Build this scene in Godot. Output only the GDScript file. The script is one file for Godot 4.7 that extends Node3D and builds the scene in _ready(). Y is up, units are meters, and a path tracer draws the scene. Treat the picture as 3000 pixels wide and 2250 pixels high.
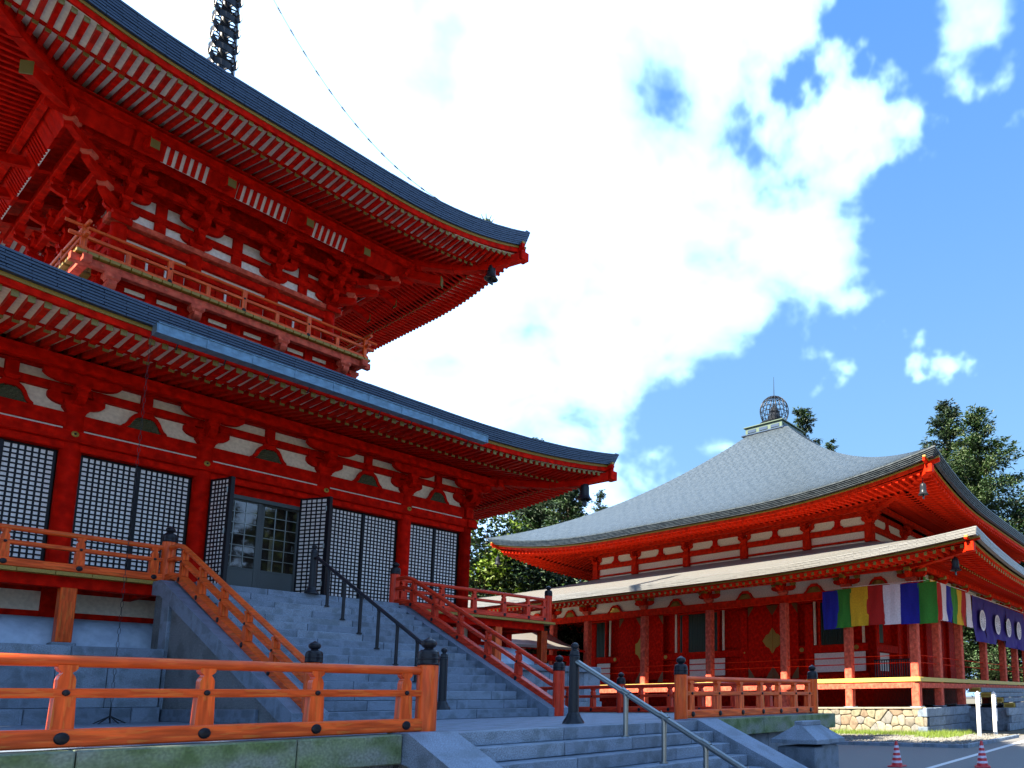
extends Node3D
# A vermilion pagoda on a stone terrace, a second hall beyond it, cedars and a summer sky.
# Metres, y up. The camera stands at (0, 1.55, 0); +x runs along the pagoda's front, -z into it.

var M := {}
var taken := {}
var cache := {}
var rng := RandomNumberGenerator.new()

# ---------------------------------------------------------------- mesh builder
class MB:
	var v := PackedVector3Array()
	var n := PackedVector3Array()
	func t3(a: Vector3, b: Vector3, c: Vector3, na: Vector3, nb: Vector3, nc: Vector3) -> void:
		if (b - a).cross(c - a).dot(na + nb + nc) > 0.0:
			v.append(a); v.append(c); v.append(b)
			n.append(na); n.append(nc); n.append(nb)
		else:
			v.append(a); v.append(b); v.append(c)
			n.append(na); n.append(nb); n.append(nc)
	func quad(a: Vector3, b: Vector3, c: Vector3, d: Vector3, o: Vector3) -> void:
		var m := (c - a).cross(d - b)
		if m.length_squared() < 1e-14:
			return
		m = m.normalized()
		if m.dot(o) < 0.0:
			m = -m
		t3(a, b, c, m, m, m)
		t3(a, c, d, m, m, m)
	func tri(a: Vector3, b: Vector3, c: Vector3, o: Vector3) -> void:
		var m := (b - a).cross(c - a)
		if m.length_squared() < 1e-14:
			return
		m = m.normalized()
		if m.dot(o) < 0.0:
			m = -m
		t3(a, b, c, m, m, m)
	# box with chamfered edges (ch may be 0), centre c, full size s, turned by b
	func box(c: Vector3, s: Vector3, ch := 0.0, b := Basis()) -> void:
		var h := s * 0.5
		if ch <= 0.0:
			for ax in 3:
				for sg in [-1.0, 1.0]:
					var nn := Vector3.ZERO
					nn[ax] = sg
					var u := (ax + 1) % 3
					var w := (ax + 2) % 3
					var q := []
					for k in [[-1, -1], [1, -1], [1, 1], [-1, 1]]:
						var p := Vector3.ZERO
						p[ax] = sg * h[ax]
						p[u] = k[0] * h[u]
						p[w] = k[1] * h[w]
						q.append(c + b * p)
					quad(q[0], q[1], q[2], q[3], b * nn)
			return
		ch = minf(ch, minf(h.x, minf(h.y, h.z)) * 0.9)
		for ax in 3:
			var u := (ax + 1) % 3
			var w := (ax + 2) % 3
			for sg in [-1.0, 1.0]:
				var nn := Vector3.ZERO
				nn[ax] = sg
				var q := []
				for k in [[-1, -1], [1, -1], [1, 1], [-1, 1]]:
					var p := Vector3.ZERO
					p[ax] = sg * h[ax]
					p[u] = k[0] * (h[u] - ch)
					p[w] = k[1] * (h[w] - ch)
					q.append(c + b * p)
				quad(q[0], q[1], q[2], q[3], b * nn)
			for su in [-1.0, 1.0]:
				for sw in [-1.0, 1.0]:
					var q := []
					for k in [[0, -1], [0, 1], [1, 1], [1, -1]]:
						var p := Vector3.ZERO
						p[ax] = k[1] * (h[ax] - ch)
						p[u] = su * (h[u] - (0.0 if k[0] == 0 else ch))
						p[w] = sw * (h[w] - (ch if k[0] == 0 else 0.0))
						q.append(c + b * p)
					var o := Vector3.ZERO
					o[u] = su
					o[w] = sw
					quad(q[0], q[1], q[2], q[3], b * o)
		for sx in [-1.0, 1.0]:
			for sy in [-1.0, 1.0]:
				for sz in [-1.0, 1.0]:
					var k := Vector3(sx, sy, sz)
					tri(c + b * (k * Vector3(h.x, h.y - ch, h.z - ch)), c + b * (k * Vector3(h.x - ch, h.y, h.z - ch)), c + b * (k * Vector3(h.x - ch, h.y - ch, h.z)), b * k)
	func bar(p: Vector3, q: Vector3, w: float, hh: float, ch := 0.0, up := Vector3.UP) -> void:
		var d := q - p
		var z := d.normalized()
		var x := up.cross(z)
		x = Vector3.RIGHT if x.length_squared() < 1e-8 else x.normalized()
		var y := z.cross(x)
		box((p + q) * 0.5, Vector3(w, hh, d.length()), ch, Basis(x, y, z))
	func tube(p: Vector3, q: Vector3, r0: float, r1: float, seg := 12, caps := true) -> void:
		var z := (q - p).normalized()
		var x := (Vector3.UP if absf(z.y) < 0.9 else Vector3.RIGHT).cross(z).normalized()
		var y := z.cross(x)
		for i in seg:
			var a := TAU * i / seg
			var b := TAU * (i + 1) / seg
			var da := x * cos(a) + y * sin(a)
			var db := x * cos(b) + y * sin(b)
			t3(p + da * r0, q + da * r1, q + db * r1, da, da, db)
			t3(p + da * r0, q + db * r1, p + db * r0, da, db, db)
			if caps:
				if r0 > 1e-5:
					tri(p, p + da * r0, p + db * r0, -z)
				if r1 > 1e-5:
					tri(q, q + da * r1, q + db * r1, z)
	# turned shape round the y axis: pr = [Vector2(r, y) ...] from bottom to top
	func lathe(at: Vector3, pr: Array, seg := 16) -> void:
		for k in pr.size() - 1:
			var a: Vector2 = pr[k]
			var b: Vector2 = pr[k + 1]
			var d := b - a
			var nr := Vector2(d.y, -d.x).normalized()
			for i in seg:
				var t0 := TAU * i / seg
				var t1 := TAU * (i + 1) / seg
				var c0 := Vector3(cos(t0), 0, sin(t0))
				var c1 := Vector3(cos(t1), 0, sin(t1))
				var n0 := c0 * nr.x + Vector3.UP * nr.y
				var n1 := c1 * nr.x + Vector3.UP * nr.y
				var a0 := at + c0 * a.x + Vector3.UP * a.y
				var a1 := at + c1 * a.x + Vector3.UP * a.y
				var b0 := at + c0 * b.x + Vector3.UP * b.y
				var b1 := at + c1 * b.x + Vector3.UP * b.y
				if a.x > 1e-5:
					t3(a0, b0, a1, n0, n0, n1)
				if b.x > 1e-5:
					t3(a1, b0, b1, n1, n0, n1)
	# outline in the xy plane of f, drawn out from z0 to z1
	func prism(poly: PackedVector2Array, z0: float, z1: float, f := Transform3D()) -> void:
		var ix := Geometry2D.triangulate_polygon(poly)
		for k in range(0, ix.size(), 3):
			var a := poly[ix[k]]
			var b := poly[ix[k + 1]]
			var c := poly[ix[k + 2]]
			tri(f * Vector3(a.x, a.y, z0), f * Vector3(b.x, b.y, z0), f * Vector3(c.x, c.y, z0), -f.basis.z)
			tri(f * Vector3(a.x, a.y, z1), f * Vector3(b.x, b.y, z1), f * Vector3(c.x, c.y, z1), f.basis.z)
		var cw := 1.0 if Geometry2D.is_polygon_clockwise(poly) else -1.0
		for k in poly.size():
			var a := poly[k]
			var b := poly[(k + 1) % poly.size()]
			var e := b - a
			var o := Vector2(-e.y, e.x) * cw
			quad(f * Vector3(a.x, a.y, z0), f * Vector3(b.x, b.y, z0), f * Vector3(b.x, b.y, z1), f * Vector3(a.x, a.y, z1), f.basis * Vector3(o.x, o.y, 0))
	# smooth sheet through rows of points; o is the side it faces
	func sheet(rows: Array, o: Vector3) -> void:
		var nr := rows.size()
		var nc: int = rows[0].size()
		var ns := []
		for i in nr:
			var line := []
			for j in nc:
				var du: Vector3 = rows[i][mini(j + 1, nc - 1)] - rows[i][maxi(j - 1, 0)]
				var dv: Vector3 = rows[mini(i + 1, nr - 1)][j] - rows[maxi(i - 1, 0)][j]
				var m := du.cross(dv).normalized()
				if m.length_squared() < 0.5:
					m = o.normalized()
				line.append(-m if m.dot(o) < 0.0 else m)
			ns.append(line)
		for i in nr - 1:
			for j in nc - 1:
				t3(rows[i][j], rows[i][j + 1], rows[i + 1][j + 1], ns[i][j], ns[i][j + 1], ns[i + 1][j + 1])
				t3(rows[i][j], rows[i + 1][j + 1], rows[i + 1][j], ns[i][j], ns[i + 1][j + 1], ns[i + 1][j])
	func mesh() -> ArrayMesh:
		var am := ArrayMesh.new()
		if v.size() == 0:
			return am
		var ar := []
		ar.resize(Mesh.ARRAY_MAX)
		ar[Mesh.ARRAY_VERTEX] = v
		ar[Mesh.ARRAY_NORMAL] = n
		am.add_surface_from_arrays(Mesh.PRIMITIVE_TRIANGLES, ar)
		return am

# ---------------------------------------------------------------- nodes
func numbered(parent: Node, called: String) -> String:
	var key := str(parent.get_instance_id()) + called
	var k: int = taken.get(key, 0)
	taken[key] = k + 1
	return called if k == 0 else "%s_%03d" % [called, k]

func part(parent: Node, called: String, mesh: Mesh, mat: Material, xf := Transform3D()) -> MeshInstance3D:
	var o := MeshInstance3D.new()
	o.mesh = mesh
	o.material_override = mat
	o.name = numbered(parent, called)
	parent.add_child(o)
	o.transform = xf
	return o

func piece(parent: Node, called: String, b: MB, mat: Material) -> MeshInstance3D:
	return part(parent, called, b.mesh(), mat)

func stuff(o: Node) -> Node:
	o.set_meta("kind", "stuff")
	return o

func tag(o: Node, label: String, category: String, group := "") -> Node:
	o.set_meta("label", label)
	o.set_meta("category", category)
	if group != "":
		o.set_meta("group", group)
	return o

func thing(called: String, label: String, category: String, at := Vector3.ZERO, turn := 0.0, group := "") -> Node3D:
	var o := Node3D.new()
	o.name = numbered(self, called)
	add_child(o)
	o.position = at
	o.rotation.y = turn
	tag(o, label, category, group)
	return o

func structure(called: String, b: MB, mat: Material) -> MeshInstance3D:
	var o := part(self, called, b.mesh(), mat)
	o.set_meta("kind", "structure")
	return o

# shared chamfered box of a size
func bx(s: Vector3, ch := 0.01) -> ArrayMesh:
	var key := "b%.3f,%.3f,%.3f,%.3f" % [s.x, s.y, s.z, ch]
	if not cache.has(key):
		var b := MB.new()
		b.box(Vector3.ZERO, s, ch)
		cache[key] = b.mesh()
	return cache[key]

func at(x: float, y: float, z: float) -> Transform3D:
	return Transform3D(Basis(), Vector3(x, y, z))

func put(parent: Node, called: String, c: Vector3, s: Vector3, mat: Material, ch := 0.01) -> MeshInstance3D:
	return part(parent, called, bx(s, ch), mat, Transform3D(Basis(), c))

# a straight piece from p to q on a shared unit bar
func beam(parent: Node, called: String, p: Vector3, q: Vector3, w: float, hh: float, mat: Material) -> MeshInstance3D:
	var d := q - p
	var z := d.normalized()
	var x := Vector3.UP.cross(z)
	x = Vector3.RIGHT if x.length_squared() < 1e-8 else x.normalized()
	return part(parent, called, bx(Vector3.ONE, 0.0), mat, Transform3D(Basis(x * w, z.cross(x) * hh, z * d.length()), (p + q) * 0.5))

func poly(pts: Array) -> PackedVector2Array:
	var r := PackedVector2Array()
	for p in pts:
		r.append(Vector2(p[0], p[1]))
	return r

# ---------------------------------------------------------------- textures and materials
func noise_image(freq: float, octaves: int, lo: float, hi: float, sd: int, size := 256, stretch := 1.0, power := 1.0) -> Image:
	var f := FastNoiseLite.new()
	f.seed = sd
	f.frequency = freq
	f.fractal_octaves = octaves
	f.noise_type = FastNoiseLite.TYPE_SIMPLEX_SMOOTH
	var h := maxi(int(size / stretch), 8) if stretch > 1.0 else size
	var src := f.get_seamless_image(h, size) if stretch > 1.0 else f.get_seamless_image(size, size)
	if stretch > 1.0:
		src.resize(size, size, Image.INTERPOLATE_CUBIC)
	src.convert(Image.FORMAT_RGB8)
	var out := Image.create_empty(size, size, false, Image.FORMAT_RGB8)
	for y in size:
		for x in size:
			var t := pow(src.get_pixel(x, y).r, power)
			t = lo + (hi - lo) * t
			out.set_pixel(x, y, Color(t, t, t))
	return out

func blend(a: Image, b: Image, tint: Color, cut: float, soft: float) -> Image:
	# where b is above cut, a is tinted
	var s := a.get_width()
	var out := Image.create_empty(s, s, false, Image.FORMAT_RGB8)
	for y in s:
		for x in s:
			var k := smoothstep(cut - soft, cut + soft, b.get_pixel(x, y).r)
			var c := a.get_pixel(x, y)
			out.set_pixel(x, y, c.lerp(Color(c.r * tint.r, c.g * tint.g, c.b * tint.b), k))
	return out

func turned(im: Image) -> Image:
	var o: Image = im.duplicate()
	o.rotate_90(CLOCKWISE)
	return o

func tex(im: Image) -> ImageTexture:
	var i: Image = im.duplicate()
	i.generate_mipmaps()
	return ImageTexture.create_from_image(i)

func bump(im: Image, k: float) -> ImageTexture:
	var i: Image = im.duplicate()
	i.bump_map_to_normal_map(k)
	return ImageTexture.create_from_image(i)

func mat(col: Color, rough: float, scale := 1.0, albedo: Texture2D = null, normal: Texture2D = null, depth := 0.5) -> StandardMaterial3D:
	# col holds linear values
	var m := StandardMaterial3D.new()
	m.albedo_color = col.linear_to_srgb()
	m.roughness = rough
	if albedo or normal:
		m.uv1_triplanar = true
		m.uv1_world_triplanar = true
		m.uv1_scale = Vector3.ONE * scale
	if albedo:
		m.albedo_texture = albedo
	if normal:
		m.normal_enabled = true
		m.normal_texture = normal
		m.normal_scale = depth
	return m

func make_materials() -> void:
	var soft := noise_image(0.02, 4, 0.72, 1.0, 11)
	var plain := noise_image(0.05, 4, 0.86, 1.0, 22)
	var fine := noise_image(0.09, 3, 0.72, 1.0, 12)
	var speck := noise_image(0.35, 2, 0.6, 1.0, 13)
	var stain := noise_image(0.012, 5, 0.0, 1.0, 14)
	var grain := noise_image(0.05, 4, 0.68, 1.0, 15, 256, 10.0)
	var grain_n := bump(noise_image(0.07, 3, 0.3, 1.0, 16, 256, 12.0), 3.0)
	var fine_n := bump(fine, 4.0)
	var speck_n := bump(speck, 3.0)
	var paint := tex(blend(blend(soft, noise_image(0.018, 5, 0.0, 1.0, 27), Color(0.86, 0.82, 0.86), 0.55, 0.35), noise_image(0.05, 5, 0.0, 1.0, 17), Color(1.0, 1.9, 2.2), 0.80, 0.05))
	var paint_n := bump(noise_image(0.03, 4, 0.4, 1.0, 18), 2.0)
	var worn_h := blend(grain, noise_image(0.04, 5, 0.0, 1.0, 19, 256, 8.0), Color(1.05, 2.3, 2.8), 0.68, 0.07)
	var granite_im := blend(blend(speck, stain, Color(0.83, 0.84, 0.83), 0.6, 0.25), noise_image(0.5, 1, 0.0, 1.0, 20), Color(0.5, 0.5, 0.52), 0.72, 0.08)
	var granite := tex(granite_im)
	var moss_im := blend(blend(speck, stain, Color(0.90, 0.98, 0.72), 0.5, 0.35), noise_image(0.03, 5, 0.0, 1.0, 21), Color(0.74, 0.80, 0.62), 0.62, 0.25)
	M.red = mat(Color(0.72, 0.010, 0.003), 0.5, 0.7, paint, paint_n, 0.25)
	M.red_deep = mat(Color(0.74, 0.014, 0.004), 0.5, 0.9, paint, paint_n, 0.25)
	M.red_hall = mat(Color(0.80, 0.030, 0.007), 0.45, 0.6, paint, paint_n, 0.25)
	M.red_faded = mat(Color(0.78, 0.14, 0.085), 0.5, 0.8, paint, paint_n, 0.25)
	M.rail_h = mat(Color(0.84, 0.105, 0.018), 0.42, 1.3, tex(worn_h), grain_n, 0.5)
	M.rail_v = mat(Color(0.84, 0.105, 0.018), 0.42, 1.3, tex(turned(worn_h)), null)
	M.rail_red_h = mat(Color(0.76, 0.045, 0.016), 0.42, 1.3, tex(worn_h), grain_n, 0.5)
	M.rail_red_v = mat(Color(0.76, 0.045, 0.016), 0.42, 1.3, tex(turned(worn_h)), null)
	for k in ["rail_h", "rail_v", "rail_red_h", "rail_red_v"]:
		M[k].clearcoat_enabled = true
		M[k].clearcoat = 0.15
		M[k].clearcoat_roughness = 0.15
		M[k].metallic_specular = 0.25
	for k in ["red", "red_deep", "red_hall", "red_faded"]:
		M[k].metallic_specular = 0.1
	M.cream = mat(Color(0.82, 0.77, 0.64), 0.8, 0.8, tex(plain), fine_n, 0.1)
	M.white = mat(Color(0.82, 0.81, 0.79), 0.75, 0.8, tex(plain))
	M.ochre = mat(Color(0.33, 0.21, 0.02), 0.55, 1.5, tex(fine))
	M.yellow = mat(Color(0.62, 0.45, 0.09), 0.6, 1.5, tex(fine))
	M.copper = mat(Color(0.034, 0.066, 0.125), 0.42, 1.4, tex(fine), fine_n, 0.2)
	M.copper.metallic = 0.25
	M.gutter = mat(Color(0.12, 0.24, 0.36), 0.4, 0.9, tex(soft), fine_n, 0.15)
	M.gutter.metallic = 0.2
	M.roof_grey = mat(Color(0.062, 0.082, 0.098), 0.45, 0.9, tex(blend(fine, noise_image(0.014, 5, 0.0, 1.0, 28), Color(0.72, 0.76, 0.78), 0.55, 0.2)), fine_n, 0.25)
	M.roof_pale = mat(Color(0.31, 0.31, 0.30), 0.32, 1.2, tex(fine), fine_n, 0.15)  # same copper as the upper roof, lightened: sun glare put into the colour
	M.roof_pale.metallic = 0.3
	M.roof_grey.metallic = 0.25
	M.black = mat(Color(0.014, 0.014, 0.02), 0.28, 2.0, tex(fine))
	M.black.metallic = 0.3
	M.iron = mat(Color(0.022, 0.026, 0.034), 0.3, 3.0, tex(fine), fine_n, 0.3)
	M.iron.metallic = 0.4
	M.steel = mat(Color(0.30, 0.33, 0.33), 0.28, 4.0, tex(fine), fine_n, 0.35)
	M.steel.metallic = 0.85
	M.lacquer = mat(Color(0.010, 0.010, 0.016), 0.35, 2.0, tex(fine))
	for k in ["black", "iron", "lacquer"]:
		M[k].metallic = 0.0
		M[k].metallic_specular = 0.3
	M.paper = mat(Color(0.86, 0.87, 0.90), 0.85, 3.0, tex(plain))
	M.granite = mat(Color(0.28, 0.365, 0.49), 0.62, 0.9, granite, speck_n, 0.35)  # grey stone pushed blue: skylit shade put into all three granite colours
	M.granite_b = mat(Color(0.235, 0.305, 0.41), 0.62, 1.1, granite, speck_n, 0.35)
	M.granite_c = mat(Color(0.34, 0.43, 0.55), 0.62, 0.8, granite, speck_n, 0.35)
	M.mossy = mat(Color(0.25, 0.285, 0.25), 0.8, 0.4, tex(moss_im), speck_n, 0.4)
	M.concrete = mat(Color(0.24, 0.265, 0.29), 0.85, 0.45, granite, fine_n, 0.4)
	M.plaster = mat(Color(0.40, 0.50, 0.64), 0.8, 0.5, tex(blend(plain, stain, Color(0.85, 0.86, 0.88), 0.6, 0.3)), fine_n, 0.15)
	M.gold = mat(Color(0.50, 0.33, 0.06), 0.4, 8.0, tex(speck), speck_n, 1.0)
	M.gold.metallic = 0.6
	M.bronze = mat(Color(0.12, 0.17, 0.12), 0.45, 3.0, tex(fine), fine_n, 0.3)
	M.bronze.metallic = 0.4
	var carve := blend(noise_image(0.16, 2, 0.25, 1.0, 25), noise_image(0.12, 2, 0.0, 1.0, 26), Color(0.45, 0.75, 0.55), 0.5, 0.1)
	M.carving = mat(Color(0.30, 0.24, 0.13), 0.6, 2.2, tex(carve), speck_n, 0.6)
	M.olive = mat(Color(0.20, 0.15, 0.02), 0.6, 2.0, tex(fine))
	M.old_gilt = mat(Color(0.24, 0.10, 0.02), 0.5, 6.0, tex(speck), speck_n, 0.6)
	M.red_b = mat(Color(0.60, 0.009, 0.003), 0.55, 0.8, paint, paint_n, 0.25)
	M.red_c = mat(Color(0.70, 0.016, 0.004), 0.5, 0.6, paint, paint_n, 0.25)
	M.red_b.metallic_specular = 0.2
	M.red_c.metallic_specular = 0.2
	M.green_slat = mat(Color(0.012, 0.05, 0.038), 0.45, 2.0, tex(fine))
	M.dark = mat(Color(0.012, 0.010, 0.010), 0.8, 1.0, tex(soft))
	M.door_frame = mat(Color(0.055, 0.075, 0.085), 0.45, 2.0, tex(fine))
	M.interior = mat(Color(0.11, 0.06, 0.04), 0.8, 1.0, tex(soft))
	M.reflection_tone = mat(Color(0.72, 0.70, 0.5), 0.7, 1.0, tex(soft))  # pale tone for the painted reflection in the door
	M.glass = StandardMaterial3D.new()
	M.glass.transparency = BaseMaterial3D.TRANSPARENCY_ALPHA
	M.glass.albedo_color = Color(0.05, 0.07, 0.07, 0.35)
	M.glass.roughness = 0.03
	M.glass.metallic_specular = 0.9
	M.asphalt = mat(Color(0.21, 0.21, 0.21), 0.9, 0.8, tex(speck), speck_n, 0.5)
	M.gravel = mat(Color(0.33, 0.31, 0.27), 0.9, 2.5, tex(speck), speck_n, 1.0)
	M.earth = mat(Color(0.12, 0.11, 0.075), 0.95, 0.4, tex(fine), fine_n, 0.6)
	M.paint_line = mat(Color(0.72, 0.72, 0.72), 0.8, 2.0, tex(fine))
	M.bark = mat(Color(0.085, 0.055, 0.038), 0.95, 1.2, tex(turned(grain)), bump(turned(grain), 5.0), 1.0)
	for k in 4:
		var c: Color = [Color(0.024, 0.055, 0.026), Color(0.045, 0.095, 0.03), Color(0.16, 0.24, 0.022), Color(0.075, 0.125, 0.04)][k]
		var m := mat(c, 0.6, 1.5, tex(fine))
		m.backlight_enabled = true
		m.backlight = Color(c.r * 1.2, c.g * 1.4, c.b).linear_to_srgb()
		M["leaf%d" % k] = m
	var stones := [Color(0.42, 0.36, 0.25), Color(0.34, 0.30, 0.24), Color(0.38, 0.27, 0.18), Color(0.30, 0.29, 0.27), Color(0.46, 0.42, 0.32), Color(0.36, 0.34, 0.22)]
	for k in stones.size():
		M["stone%d" % k] = mat(stones[k], 0.85, 1.2, granite, speck_n, 0.8)
	var cloth_n := bump(noise_image(0.02, 3, 0.3, 1.0, 31), 3.0)
	for c in [["blue", Color(0.004, 0.008, 0.30)], ["green", Color(0.03, 0.22, 0.02)], ["gold", Color(0.66, 0.40, 0.01)], ["crimson", Color(0.42, 0.006, 0.004)], ["white", Color(0.72, 0.68, 0.76)], ["purple", Color(0.022, 0.006, 0.20)]]:
		var m := mat(c[1], 0.85, 0.8, tex(plain), cloth_n, 0.2)
		M["cloth_" + c[0]] = m
	M.cone_red = mat(Color(0.62, 0.02, 0.035), 0.45, 3.0, tex(fine))
	M.cone_band = mat(Color(0.7, 0.6, 0.75), 0.5, 3.0, tex(soft))

# ---------------------------------------------------------------- camera, sky, sun
const FOCAL := 2118.72      # in pixels of the 3000 px wide photograph
const PRINCIPAL := Vector2(2164.09, 1752.06)
var eye_basis := Basis.from_euler(Vector3(0.1379, -0.9749, -0.0100), EULER_ORDER_YXZ)

func toward(u: float, v: float) -> Vector3:
	return (eye_basis * Vector3((u - PRINCIPAL.x) / FOCAL, -(v - PRINCIPAL.y) / FOCAL, -1.0)).normalized()

func make_camera() -> void:
	var c := Camera3D.new()
	c.name = "camera"
	add_child(c)
	c.transform = Transform3D(eye_basis, Vector3(0, 1.55, 0))
	c.projection = Camera3D.PROJECTION_FRUSTUM
	c.near = 0.1
	c.far = 600.0
	c.size = c.near * 2250.0 / FOCAL
	c.frustum_offset = Vector2((1500.0 - PRINCIPAL.x) / FOCAL, (PRINCIPAL.y - 1125.0) / FOCAL) * c.near
	c.current = true

func make_sky_and_sun() -> void:
	# clouds: a large bank over the pagoda, torn edges, blue to the east; raised cumulus cover elsewhere for fill light
	var W := 3072
	var H := 1536
	var im := Image.create_empty(W, H, false, Image.FORMAT_RGBF)
	var f1 := FastNoiseLite.new()
	f1.seed = 5
	f1.frequency = 1.7
	f1.fractal_octaves = 7
	f1.fractal_gain = 0.55
	f1.noise_type = FastNoiseLite.TYPE_SIMPLEX_SMOOTH
	var f2 := FastNoiseLite.new()
	f2.seed = 9
	f2.frequency = 6.0
	f2.fractal_octaves = 4
	# cloud masses: direction, angular radius, strength
	var mass := []
	for b in [[1500, 480, 0.34, 0.62], [1050, 200, 0.30, 0.5], [2000, 620, 0.26, 0.7], [2380, 640, 0.17, 0.8], [2560, 760, 0.13, 0.95], [2300, 860, 0.13, 0.85], [2500, 440, 0.09, 0.65], [2660, 400, 0.10, 1.0], [2620, 640, 0.12, 0.9], [2640, 800, 0.09, 0.7], [1950, 1000, 0.14, 0.5], [1450, 1050, 0.20, 0.7], [2060, 1260, 0.045, 0.9], [2150, 60, 0.12, 0.6], [1700, 100, 0.2, 0.5], [2740, 130, 0.055, 0.75], [2810, 930, 0.05, 0.7], [700, 100, 0.2, 0.3], [1750, 1480, 0.10, 0.35],
			[2320, 240, 0.10, -0.85], [2520, 90, 0.09, -0.7], [2930, 420, 0.12, -0.8], [2950, 900, 0.18, -0.55], [2620, 1190, 0.15, -0.8], [2260, 1160, 0.07, -0.6], [2900, 1250, 0.2, -0.6], [1900, 310, 0.06, -0.28], [1390, 330, 0.07, -0.28], [1220, 40, 0.07, -0.3], [2690, 640, 0.05, -0.3], [1850, 1330, 0.11, -0.6], [2000, 1180, 0.06, -0.4], [1690, 1000, 0.05, -0.3]]:
		mass.append([toward(b[0], b[1]), 1.0 / (b[2] * b[2]), b[3]])
	var look := toward(1500.0, 900.0)
	var y := 0
	while y < H / 2 + 12:
		var el := PI * (0.5 - (y + 0.5) / H)
		var ce := cos(el)
		var se := sin(el)
		# blue of the air: deep overhead, pale towards the horizon
		var t := pow(clampf(1.0 - maxf(se, 0.0), 0.0, 1.0), 1.6)
		var air := Color(0.050, 0.165, 0.46).lerp(Color(0.23, 0.42, 0.57), t)
		var x := 0
		while x < W:
			# in a panorama u = 0 looks to -z
			var ph := TAU * (x + 0.5) / W
			var d := Vector3(sin(ph) * ce, se, -cos(ph) * ce)
			# sampled finely before the lens, coarsely elsewhere
			var blk := 1 if d.dot(look) > 0.74 else 4
			if blk == 4 and y % 4 != 0:
				im.set_pixel(x, y, im.get_pixel(x, y - 1))
				x += 1
				continue
			var s := 0.0
			var cut := 0.0
			var near := 0.0
			for m in mass:
				var dt: float = (2.0 - 2.0 * d.dot(m[0])) * m[1]
				if dt > 6.0:
					continue
				var k: float = exp(-dt)
				if m[2] > 0.0:
					s += k * m[2] * 2.2
				else:
					cut -= k * m[2]
				near = maxf(near, k)
			s = 1.0 - exp(-s)
			# out of view, cumulus cover raised to about half to boost the light
			if near < 0.3:
				s = lerpf(0.52 + 0.45 * f1.get_noise_3d(d.x * 0.45 + 7.0, d.y * 0.7, d.z * 0.45), s, smoothstep(0.03, 0.3, near))
			var p := d * Vector3(1.0, 1.5, 1.0)
			var q := p + Vector3(f2.get_noise_3dv(d * 0.55), f2.get_noise_3dv(d * 0.55 + Vector3(3, 1, 2)), f2.get_noise_3dv(d * 0.55 + Vector3(5, 4, 1))) * 0.06
			var nz := f1.get_noise_3dv(q * 1.6)
			var puff := 1.0 - absf(f2.get_noise_3dv(q * 1.1)) * 2.0
			var c := s * 0.95 - cut * (0.85 + 1.3 * f1.get_noise_3dv(d * 2.6)) + nz * 0.80 + puff * 0.13 - 0.40
			var a := smoothstep(-0.04, 0.22, c) * 0.5 + smoothstep(0.02, 0.55, c) * 0.5
			var thick := smoothstep(0.3, 0.9, c)
			var white := Color(0.56, 0.88, 1.42).lerp(Color(0.48, 0.78, 1.28), thick)  # over-bright and blue: clips to white in view, fills and tints the shade
			var col := air.lerp(white, a)
			for k in blk:
				if x + k < W:
					im.set_pixel(x + k, y, col)
			x += blk
		y += 1
	im.fill_rect(Rect2i(0, H / 2, W, H / 2), Color(0.20, 0.20, 0.18))
	var sky_mat := PanoramaSkyMaterial.new()
	sky_mat.panorama = ImageTexture.create_from_image(im)
	sky_mat.energy_multiplier = 0.40
	var sky := Sky.new()
	sky.sky_material = sky_mat
	var env := Environment.new()
	env.background_mode = Environment.BG_SKY
	env.sky = sky
	env.tonemap_mode = Environment.TONE_MAPPER_LINEAR
	env.tonemap_exposure = 5.3
	env.sdfgi_enabled = true
	env.ssao_enabled = true
	env.ssil_enabled = true
	var we := WorldEnvironment.new()
	we.name = "world"
	we.environment = env
	add_child(we)
	var sun := DirectionalLight3D.new()
	sun.name = "sun"
	add_child(sun)
	sun.light_color = Color(1.0, 0.95, 0.86)
	sun.light_energy = 1.6
	sun.light_angular_distance = 0.5
	sun.shadow_enabled = true
	sun.look_at_from_position(Vector3.ZERO, Vector3(1.0, -1.07, 0.13), Vector3.UP)

# ---------------------------------------------------------------- shared timber pieces
# the four sides of a building: x along the side, z outwards
var SIDE := [Basis(), Basis(Vector3(0, 0, -1), Vector3.UP, Vector3(1, 0, 0)), Basis(Vector3(0, 0, 1), Vector3.UP, Vector3(-1, 0, 0)), Basis(Vector3(-1, 0, 0), Vector3.UP, Vector3(0, 0, -1))]

func onion(s: float) -> ArrayMesh:
	var key := "onion%.3f" % s
	if not cache.has(key):
		var b := MB.new()
		var pr := []
		for p in [[0.0, 0.0], [0.108, 0.0], [0.112, 0.012], [0.108, 0.02], [0.107, 0.055], [0.111, 0.062], [0.111, 0.075], [0.107, 0.082], [0.105, 0.115], [0.098, 0.14], [0.078, 0.158], [0.05, 0.166], [0.043, 0.172], [0.046, 0.18], [0.064, 0.192], [0.075, 0.212], [0.076, 0.23], [0.068, 0.25], [0.05, 0.266], [0.026, 0.277], [0.012, 0.288], [0.0, 0.296]]:
			pr.append(Vector2(p[0], p[1]) * s)
		b.lathe(Vector3.ZERO, pr, 20)
		cache[key] = b.mesh()
	return cache[key]

func post_mesh(r: float, h: float) -> ArrayMesh:
	var key := "post%.3f,%.3f" % [r, h]
	if not cache.has(key):
		var b := MB.new()
		b.lathe(Vector3.ZERO, [Vector2(0, 0), Vector2(r * 0.97, 0), Vector2(r, 0.01), Vector2(r, h - 0.008), Vector2(r * 0.97, h), Vector2(0, h)], 20)
		cache[key] = b.mesh()
	return cache[key]

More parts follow.
